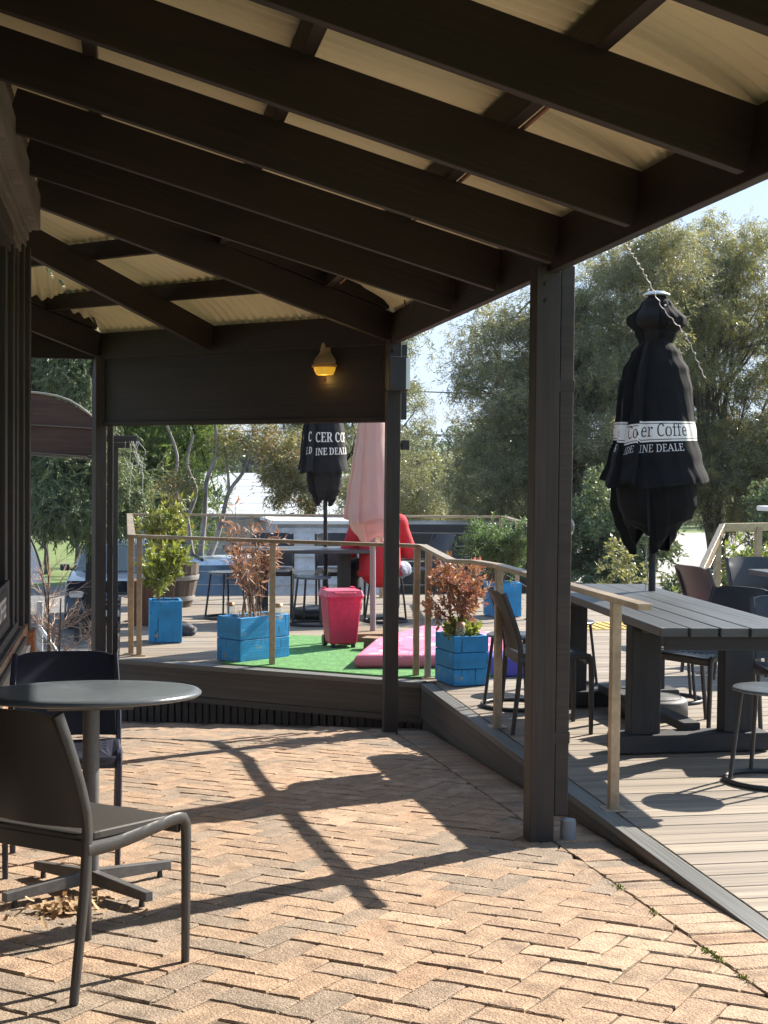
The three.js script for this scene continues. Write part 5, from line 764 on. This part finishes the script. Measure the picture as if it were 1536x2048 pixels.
// ---------- trees ----------
const LEAF = { // sprigs: gum leaves hang, wattle is fine, cypress is feathery
  gum: sprig(9, 0.115, 0.022, 2.0, 0.2), fine: sprig(12, 0.085, 0.016, 1.3, 0.24), wattle: sprig(11, 0.075, 0.026, 1.2, 0.2), cyp: sprig(14, 0.1, 0.022, 0.55, 0.3), bush: sprig(8, 0.09, 0.04, 1.0, 0.14),
};
const DEN = 1.35;
const LM = { gum: leafMat([0.21, 0.22, 0.08], 0.36, 0.45), grey: leafMat([0.24, 0.24, 0.1], 0.32, 0.5), olive: leafMat([0.26, 0.255, 0.075], 0.35, 0.5), dark: leafMat([0.165, 0.21, 0.07], 0.55, 0.3), cyp: leafMat([0.21, 0.3, 0.04], 0.55, 0.55), orange: leafMat([0.27, 0.25, 0.06], 0.4, 0.5), lime: leafMat([0.2, 0.26, 0.03], 0.45, 0.5) };
const barkPale = mat([0.7, 0.61, 0.53], 0.8, { map: barkC }), barkDark = mat([0.075, 0.055, 0.045], 0.95, { map: barkC });
// crown: ellipsoids [x, y, z, rx, ry, rz, clumps, sprigs per clump, clump size]; limbs run from the trunk to the clumps
function tree(name, label, pos, o) {
  const t = thing(name, label, 'tree', pos, 0, o.group); const limbs = [], spots = [];
  const top = o.trunk[o.trunk.length - 1];
  part(t, 'trunk', taper(o.trunk.map(p => V(...p)), o.r, o.r * (o.taperTo ?? 0.12), 16, 10), o.bark);
  const tc = new THREE.CatmullRomCurve3(o.trunk.map(p => V(...p)));
  for (const [x, y, z, rx, ry, rz, n, m, cs] of o.crown) for (let k = 0; k < n; k++) {
    const d = rdir(), r = Math.pow(R(), 0.42), c = V(x + d.x * rx * r, y + d.y * ry * r, z + d.z * rz * r);
    if (limbs.length < (o.limbs ?? 60)) { const b = tc.getPointAt(rr(o.from ?? 0.45, 1)), q = b.clone().lerp(c, 0.55).add(V(gauss() * 0.2, 0.1 + gauss() * 0.25, gauss() * 0.2)); limbs.push(taper([b, q, c], o.r * rr(0.1, 0.22), 0.008, 7, 5)); }
    for (let i = 0; i < m * (o.den ?? DEN); i++) { const g = V(gauss(), gauss() * 0.75, gauss()).multiplyScalar(cs); spots.push({ p: c.clone().add(g), d: V(gauss() * 0.8, (o.hang ?? 0) + gauss() * 0.7, gauss() * 0.8), k: d.y }); }
  }
  if (limbs.length) part(t, 'limbs', limbs, o.bark).userData.kind = 'stuff';
  leaves(t, 'crown', o.leaf, o.m, spots, o.scale ?? 1, o.tint);
  return t;
}
const at = (x, z) => [x, th(x, z), z];
// dark cypress hedge at the left, its sunny side bright
tree('cypress_tree', 'dense dark cypress hanging low over the roadside behind the awning', at(-0.6, -28), { group: 'cypresses beside the road', trunk: [[0, 0, 0], [0.05, 3, 0], [0, 6.5, 0]], r: 0.22, bark: barkDark, leaf: LEAF.cyp, m: LM.dark, den: 2.3, limbs: 40, crown: [[-0.7, 5.2, 0, 1.5, 2.9, 1.4, 130, 28, 0.28], [-0.3, 2.9, 0.4, 1.25, 1.0, 1.1, 80, 26, 0.24]], scale: 1.1, hang: -0.4 });
tree('cypress_tree', 'bright green rounded cypress behind the pale-limbed gum', at(1.15, -30), { group: 'cypresses beside the road', trunk: [[0, 0, 0], [0, 3, 0], [0, 6, 0]], r: 0.18, bark: barkDark, leaf: LEAF.cyp, m: LM.cyp, limbs: 30, crown: [[-0.05, 3.4, 0, 0.95, 2.3, 1.0, 150, 24, 0.2], [-0.75, 3.9, 0.3, 0.8, 2.1, 0.9, 100, 24, 0.2]], scale: 0.95, hang: 0.3 });
tree('cypress_tree', 'tall shadowy cypress filling the gap above the awning', at(-3.2, -31), { group: 'cypresses beside the road', trunk: [[0, 0, 0], [0, 4, 0], [0, 8, 0]], r: 0.25, bark: barkDark, leaf: LEAF.cyp, m: LM.cyp, limbs: 30, crown: [[0.4, 6, 0, 2.3, 3.2, 1.8, 170, 26, 0.3]], scale: 1.2, hang: -0.2 });
// pale-limbed gum: trunk parts low into sinuous limbs
{
  const p = at(1.22, -24), t = tree('gum_tree', 'smooth pale-barked gum with sinuous forking limbs and drooping yellowish leaves', p, { trunk: [[0, 0, 0], [0.02, 0.7, 0], [0.0, 1.45, 0]], r: 0.1, taperTo: 0.75, bark: barkPale, leaf: LEAF.gum, m: LM.orange, limbs: 0, hang: -1.2, crown: [[1.5, 3.1, 0.2, 0.55, 0.65, 0.6, 34, 20, 0.16], [1.1, 3.7, 0, 0.8, 0.4, 0.6, 18, 16, 0.18], [0.3, 4.6, 0, 1.3, 0.6, 0.9, 26, 16, 0.25], [-0.4, 2.9, 0.3, 0.35, 0.35, 0.3, 7, 10, 0.14]], tint: () => { const k = rr(0.6, 1.3), q = R(); return q < 0.25 ? [k * 1.35, k * 0.8, k * 0.6] : [k, k * 1.05, k]; } });
  const L = (pts, a, b) => part(t, 'limb', taper(pts.map(q => V(...q)), a, b, 18, 8), barkPale);
  L([[0, 1.4, 0], [-0.12, 1.75, 0], [-0.2, 2.3, 0.05], [-0.42, 2.85, 0], [-0.36, 3.3, 0], [-0.55, 3.9, 0]], 0.045, 0.02); L([[0, 1.4, 0], [0.04, 1.8, 0.02], [0.1, 2.4, 0], [0.12, 2.9, 0.05], [0.28, 3.4, 0], [0.25, 4.1, 0]], 0.055, 0.025);
  L([[0, 1.38, 0.02], [0.2, 1.7, 0], [0.38, 2.25, 0], [0.5, 2.75, 0.05], [0.75, 3.1, 0], [0.85, 3.6, 0]], 0.055, 0.02); L([[0.5, 2.72, 0.04], [0.48, 3.1, 0], [0.4, 3.6, 0.1]], 0.03, 0.015); L([[0.38, 2.2, 0], [0.7, 2.28, 0.1], [1.1, 2.25, 0.1], [1.6, 2.4, 0.1]], 0.03, 0.01); L([[-0.2, 2.3, 0.03], [-0.05, 2.75, 0], [-0.2, 3.2, 0], [-0.1, 3.7, 0]], 0.04, 0.02); L([[-0.1, 1.75, 0], [-0.35, 2.1, 0.05], [-0.75, 2.35, 0]], 0.035, 0.015);
}
// dark twin-trunked gum behind the umbrellas
{
  const t = tree('gum_tree', 'dark twin-stemmed gum rising behind the folded black umbrella', at(4.2, -30), { trunk: [[0, 0, 0], [-0.3, 1.2, 0], [-0.35, 2.3, 0], [-0.1, 3.6, 0], [-0.2, 5.6, 0]], r: 0.2, bark: barkDark, leaf: LEAF.gum, m: LM.gum, limbs: 40, hang: -0.9, crown: [[-0.2, 4.2, 0, 1.3, 1.0, 1.0, 40, 16, 0.3], [1.4, 5.8, -1, 1.3, 1.2, 1.2, 34, 15, 0.3], [2.2, 3.2, -2, 1.3, 1.4, 1.2, 46, 18, 0.32]] });
  part(t, 'limb', taper([[0, 0, 0], [0.35, 0.9, 0.1], [0.5, 1.7, 0], [0.85, 2.8, 0], [1.0, 4, 0], [1.3, 5.6, 0]].map(q => V(...q)), 0.17, 0.06, 18, 9), barkDark); part(t, 'limb', taper([[0.5, 1.7, 0], [1.1, 2.5, -0.1], [1.25, 3.6, 0]].map(q => V(...q)), 0.1, 0.05, 12, 8), barkPale);
}
// open sky-lit gum right of the corner post, and the brighter tree under it
tree('gum_tree', 'thin open-crowned gum against the sky right of the corner post', at(7.0, -38), { trunk: [[0, 0, 0], [-0.3, 3, 0], [-0.2, 6, 0]], r: 0.22, bark: bark2, leaf: LEAF.gum, m: LM.grey, limbs: 30, hang: -0.8, crown: [[-0.6, 6.8, 0, 1.3, 1.0, 1.0, 15, 20, 0.25], [0.7, 5.4, 0, 0.8, 0.7, 0.8, 8, 18, 0.22], [-1.0, 5.0, 0, 0.7, 1.1, 0.7, 12, 18, 0.25], [-1.1, 3.4, 0, 1.0, 0.9, 0.9, 18, 18, 0.28]] });
tree('leafy_tree', 'light green spreading tree behind the trailer', at(7.0, -34), { trunk: [[0, 0, 0], [0.1, 2, 0], [0, 4, 0]], r: 0.2, bark: bark2, leaf: LEAF.wattle, m: LM.olive, limbs: 40, crown: [[-0.3, 2.9, 0, 1.7, 1.15, 1.2, 80, 24, 0.28], [-0.9, 4.0, 0, 0.9, 0.9, 0.8, 26, 20, 0.26], [1.0, 2.0, 0, 1.8, 1.0, 1.0, 60, 22, 0.28]] });
tree('leafy_tree', 'grey-green low tree on the bank beyond the trailer', at(10.2, -36), { trunk: [[0, 0, 0], [0.1, 1.6, 0], [0, 3, 0]], r: 0.18, bark: bark2, leaf: LEAF.wattle, m: LM.gum, limbs: 40, crown: [[-0.6, 1.9, 0, 2.0, 1.2, 1.2, 90, 24, 0.28], [1.0, 2.4, 0, 1.8, 1.3, 1.1, 70, 24, 0.28]] });
// the big silvery wattles that fill the right of the view
const sil = () => { const k = rr(0.55, 1.5), q = R(); return q < 0.22 ? [k * 1.35, k * 1.15, k * 0.8] : [k, k, k * 0.95]; };
tree('wattle_tree', 'large silvery-green wattle filling the view behind the near post', at(8.1, -25), { group: 'silvery wattles beside the car park', trunk: [[0, 0, 0], [-0.2, 1.8, 0], [0.1, 4, 0], [0.2, 7, 0]], r: 0.24, den: 1.9, bark: bark2, leaf: LEAF.fine, m: LM.grey, limbs: 70, from: 0.2, hang: -0.3, tint: sil, crown: [[-0.9, 5.3, 0, 1.5, 1.7, 1.3, 120, 26, 0.26], [0.3, 3.9, 0.3, 1.5, 1.5, 1.2, 100, 26, 0.26], [0.7, 6.3, -0.2, 1.5, 1.6, 1.2, 110, 26, 0.27], [-1.4, 3.5, 0, 1.0, 1.1, 0.9, 50, 22, 0.25], [1.5, 7.6, 0, 1.0, 0.9, 0.9, 40, 20, 0.27]] });
tree('wattle_tree', 'tall olive-tinged wattle behind the printed black umbrella', at(11.4, -26.5), { group: 'silvery wattles beside the car park', trunk: [[0, 0, 0], [0.2, 2, 0], [-0.2, 4.4, 0], [0, 7, 0]], r: 0.26, den: 1.8, bark: bark2, leaf: LEAF.fine, m: LM.olive, limbs: 70, from: 0.25, hang: -0.5, tint: sil, crown: [[-0.2, 6.8, 0, 1.9, 1.9, 1.4, 150, 26, 0.27], [0.7, 4.4, 0.2, 1.6, 1.5, 1.2, 100, 26, 0.27], [-1.2, 4.4, 0, 1.2, 1.3, 1.0, 70, 24, 0.26], [0.5, 8.3, 0, 1.1, 0.8, 0.9, 34, 20, 0.27]] });
tree('wattle_tree', 'leaning wattle with sparse tips at the right, before the shaded conifer', at(13.4, -25.5), { group: 'silvery wattles beside the car park', trunk: [[0, 0, 0], [-0.3, 2, 0], [-0.6, 4, 0]], r: 0.2, bark: bark2, leaf: LEAF.wattle, m: LM.grey, limbs: 40, hang: -0.2, tint: sil, crown: [[-0.8, 4.0, 0, 1.3, 1.3, 1.0, 80, 24, 0.27], [-0.4, 6.6, -1, 1.1, 1.2, 0.8, 40, 18, 0.27]] });
tree('hedge_tree', 'deep shadowed evergreen below the wattles beside the near post', at(8.6, -22.5), { trunk: [[0, 0, 0], [0, 1.2, 0], [0, 2.4, 0]], r: 0.15, bark: barkDark, leaf: LEAF.bush, m: LM.dark, limbs: 30, crown: [[-0.6, 2.3, 0, 0.95, 1.2, 0.8, 90, 24, 0.2], [0.2, 1.0, 0, 1.2, 0.9, 0.8, 70, 22, 0.2]] });
tree('hedge_tree', 'dark bushy evergreen above the stair railing', at(11.2, -21.5), { trunk: [[0, 0, 0], [0, 1.4, 0], [0.1, 3, 0]], r: 0.15, bark: barkDark, leaf: LEAF.bush, m: LM.dark, limbs: 30, crown: [[-0.1, 2.9, 0, 1.1, 0.95, 0.8, 90, 22, 0.2]] });
tree('hedge_tree', 'rounded green evergreen closing the gap behind the chair backs and stair railing', at(12.4, -23.5), { trunk: [[0, 0, 0], [0, 1.2, 0], [0.1, 2.6, 0]], r: 0.14, bark: barkDark, leaf: LEAF.bush, m: LM.dark, limbs: 30, crown: [[-0.3, 2.2, 0, 1.2, 1.0, 0.8, 90, 20, 0.2]] });
tree('conifer_tree', 'shaded conifer with thick brown trunk at the right edge', at(16.4, -30), { trunk: [[0, 0, 0], [0, 5, 0], [0.1, 10, 0]], r: 0.42, bark: bark2, leaf: LEAF.cyp, m: LM.dark, limbs: 40, crown: [[-0.2, 3.6, 0.5, 1.5, 1.6, 1.2, 90, 24, 0.3]], scale: 1.2, hang: -0.5 });
tree('sapling', 'slim multi-stemmed sapling with lime leaves below the black umbrella', at(8.0, -18), { trunk: [[0, 0, 0], [-0.1, 0.8, 0], [-0.3, 1.8, 0]], r: 0.06, bark: bark1, leaf: LEAF.bush, m: LM.lime, limbs: 24, den: 0.8, from: 0.2, crown: [[0.3, 1.7, 0, 0.75, 0.5, 0.5, 26, 10, 0.16], [-0.2, 0.9, 0.1, 0.8, 0.4, 0.4, 20, 10, 0.16]] });
tree('sapling', 'yellow-green low bush with thin stems beside the near post', at(6.6, -19), { trunk: [[0, 0, 0], [0.1, 0.6, 0], [0.1, 1.3, 0]], r: 0.05, bark: bark1, leaf: LEAF.bush, m: LM.olive, limbs: 24, den: 0.8, from: 0.2, crown: [[0.0, 0.9, 0, 0.7, 0.35, 0.4, 22, 9, 0.16], [0.2, 1.6, 0.1, 0.4, 0.4, 0.4, 12, 10, 0.16]] });
tree('sapling', 'lime-leaved young bush left of the pedestrian sign', at(9.2, -21), { trunk: [[0, 0, 0], [0.0, 0.7, 0], [0.2, 1.5, 0]], r: 0.05, bark: bark1, leaf: LEAF.bush, m: LM.lime, limbs: 20, den: 0.8, from: 0.2, crown: [[0.1, 1.4, 0, 0.6, 0.5, 0.5, 24, 10, 0.16]] });
// overhanging gum at the upper right, branches against the sky
{
  const t = tree('gum_tree', 'overhanging gum with bare twisting branches against the sky at the roof edge', at(13.2, -19), { trunk: [[0, 0, 0], [0.3, 3, 0], [0.2, 6, 0], [0.4, 8.5, 0]], r: 0.22, bark: bark2, leaf: LEAF.gum, m: LM.gum, limbs: 0, hang: -1.0, crown: [[-2.0, 5.6, 0, 0.35, 0.3, 0.3, 5, 12, 0.14], [-2.5, 5.4, 0, 0.3, 0.25, 0.3, 4, 10, 0.12], [-1.6, 6.3, 0, 0.5, 0.4, 0.4, 7, 12, 0.16], [-1.9, 4.8, 0, 0.3, 0.2, 0.3, 3, 10, 0.12]] });
  for (const pts of [[[0.2, 5.2, 0], [-0.6, 5.9, 0.1], [-1.3, 5.8, 0], [-1.9, 5.95, 0.1], [-2.6, 5.6, 0]], [[-0.6, 5.9, 0.1], [-1.2, 6.5, 0], [-1.9, 6.6, 0]], [[-1.3, 5.8, 0], [-1.7, 5.3, 0.1], [-2.2, 5.25, 0]], [[0.25, 4.6, 0], [-0.6, 4.9, 0], [-1.3, 4.75, 0.1], [-2.0, 4.6, 0]]]) part(t, 'branch', taper(pts.map(q => V(...q)), 0.045, 0.01, 16, 6), bark2);
}
// orchard of bare trees on the grass beyond the road, and the bare shrub by the awning
for (let k = 0; k < 12; k++) {
  const x = -4.6 + (k % 6) * 0.95 + rr(-0.25, 0.25), z = -48 - Math.floor(k / 6) * 5 - rr(0, 2); const st = [], tips = []; const t = thing('bare_tree', 'leafless pruned orchard tree on the grass beyond the car park', 'tree', at(x, z), 0, 'leafless orchard trees'); part(t, 'trunk', taper([V(0, -0.05, 0), V(0.03, 0.5, 0), V(0, 0.9, 0)], 0.09, 0.07, 6, 7), barkGrey); for (let q = 0; q < 4; q++) twigs(st, tips, V(0, 0.85, 0), V(gauss() * 0.6, 1, gauss() * 0.6).normalize(), 0.6, 0.045, 3, 0.6, 0.2, 3); part(t, 'branches', st, barkGrey).userData.kind = 'stuff';
}
{
  const t = thing('bare_shrub', 'leafless twiggy shrub with two upright stems in the sandy bed by the wall', 'shrub', at(-0.62, -12.6)); const st = [], tips = [];
  for (const [dx, h, lean] of [[-0.03, 1.36, 0.0], [0.045, 1.05, 0.03]]) { part(t, 'stem', taper([V(dx, -0.05, 0), V(dx + lean * 0.5, h * 0.5, 0.01), V(dx + lean, h, 0)], 0.016, 0.006, 10, 7), mat([0.5, 0.32, 0.22], 0.8, { map: barkC })); for (let k = 0; k < 17; k++) twigs(st, tips, V(dx + lean * 0.5, h * rr(0.3, 0.85), 0), V(gauss(), 0.25 + R() * 0.5, gauss()).normalize(), rr(0.14, 0.26), 0.006, 2, 0.6, 0.2, 3); } part(t, 'twigs', st, mat([0.52, 0.36, 0.26], 0.85)).userData.kind = 'stuff';
  const t2 = thing('bare_shrub', 'tangled leafless hedge in front of the navy four-wheel drive', 'shrub', at(-0.15, -18.5)); const s2 = []; for (let k = 0; k < 22; k++) twigs(s2, tips, V(gauss() * 0.35, 0, gauss() * 0.2), V(gauss() * 0.8, 0.8, gauss() * 0.8).normalize(), rr(0.3, 0.5), 0.008, 2, 0.7, 0.25, 3); part(t2, 'twigs', s2, mat([0.2, 0.13, 0.1], 0.9)).userData.kind = 'stuff';
  const t3 = thing('bare_shrub', 'leafless grey shrub before the pale shed wall', 'shrub', at(2.2, -26)); const s3 = []; for (let k = 0; k < 16; k++) twigs(s3, tips, V(gauss() * 0.3, 0, gauss() * 0.2), V(gauss() * 0.35, 1, gauss() * 0.3).normalize(), rr(0.5, 0.8), 0.01, 2, 0.4, 0.15, 3); part(t3, 'twigs', s3, barkGrey).userData.kind = 'stuff';
}
// wooded hill in the distance
{
  const n = 90, pos = [], idx = [], m = 14; for (let j = 0; j <= m; j++) for (let i = 0; i <= n; i++) { const x = lerp(-900, 1500, i / n), f = j / m, h = (15 + 20 * fbm(i / n, 0.3, 6, 6, 4, 88) + 5 * Math.sin(i * 0.09)) * Math.sin(f * PI * 0.5); pos.push(x, -4 + h + 5 * (vnoise(i * 1.7, j * 1.7, 9999, 9999, 3) - 0.5), -900 - f * 500); }
  for (let j = 0; j < m; j++) for (let i = 0; i < n; i++) { const a = j * (n + 1) + i; idx.push(a, a + 1, a + n + 1, a + 1, a + n + 2, a + n + 1); }
  const g = new THREE.BufferGeometry(); g.setAttribute('position', new THREE.Float32BufferAttribute(pos, 3)); g.setIndex(idx); g.computeVertexNormals(); struct('hills', g, mat([0.05, 0.075, 0.045], 1));
}

{ // far-off wood that closes the view behind the car park, one mass of foliage
  const t = thing('distant_woodland', 'far belt of mixed grey-green trees closing the view', 'woodland'); t.userData.kind = 'stuff'; delete t.userData.category; const sp = [];
  for (let k = 0; k < 150; k++) { const x = rr(-26, 52), z = -88 - rr(0, 14), h = 3.2 + 3.2 * fbm((x + 30) / 90, 0.2, 9, 9, 3, 71) + (x > 12 ? 2 : 0); for (let i = 0; i < 95; i++) { const f = R(); sp.push({ p: V(x + gauss() * 1.0, th(0, -90) + 0.2 + f * h, z + gauss() * 1.0), d: rdir(0.1) }); } }
  leaves(t, 'foliage', LEAF.bush, leafMat([0.1, 0.125, 0.05], 0.5, 0.35), sp, 4.2);
}

scene.fog = new THREE.FogExp2(new THREE.Color().setRGB(0.72, 0.82, 0.95), 0.0004);
renderer.render(scene, camera);
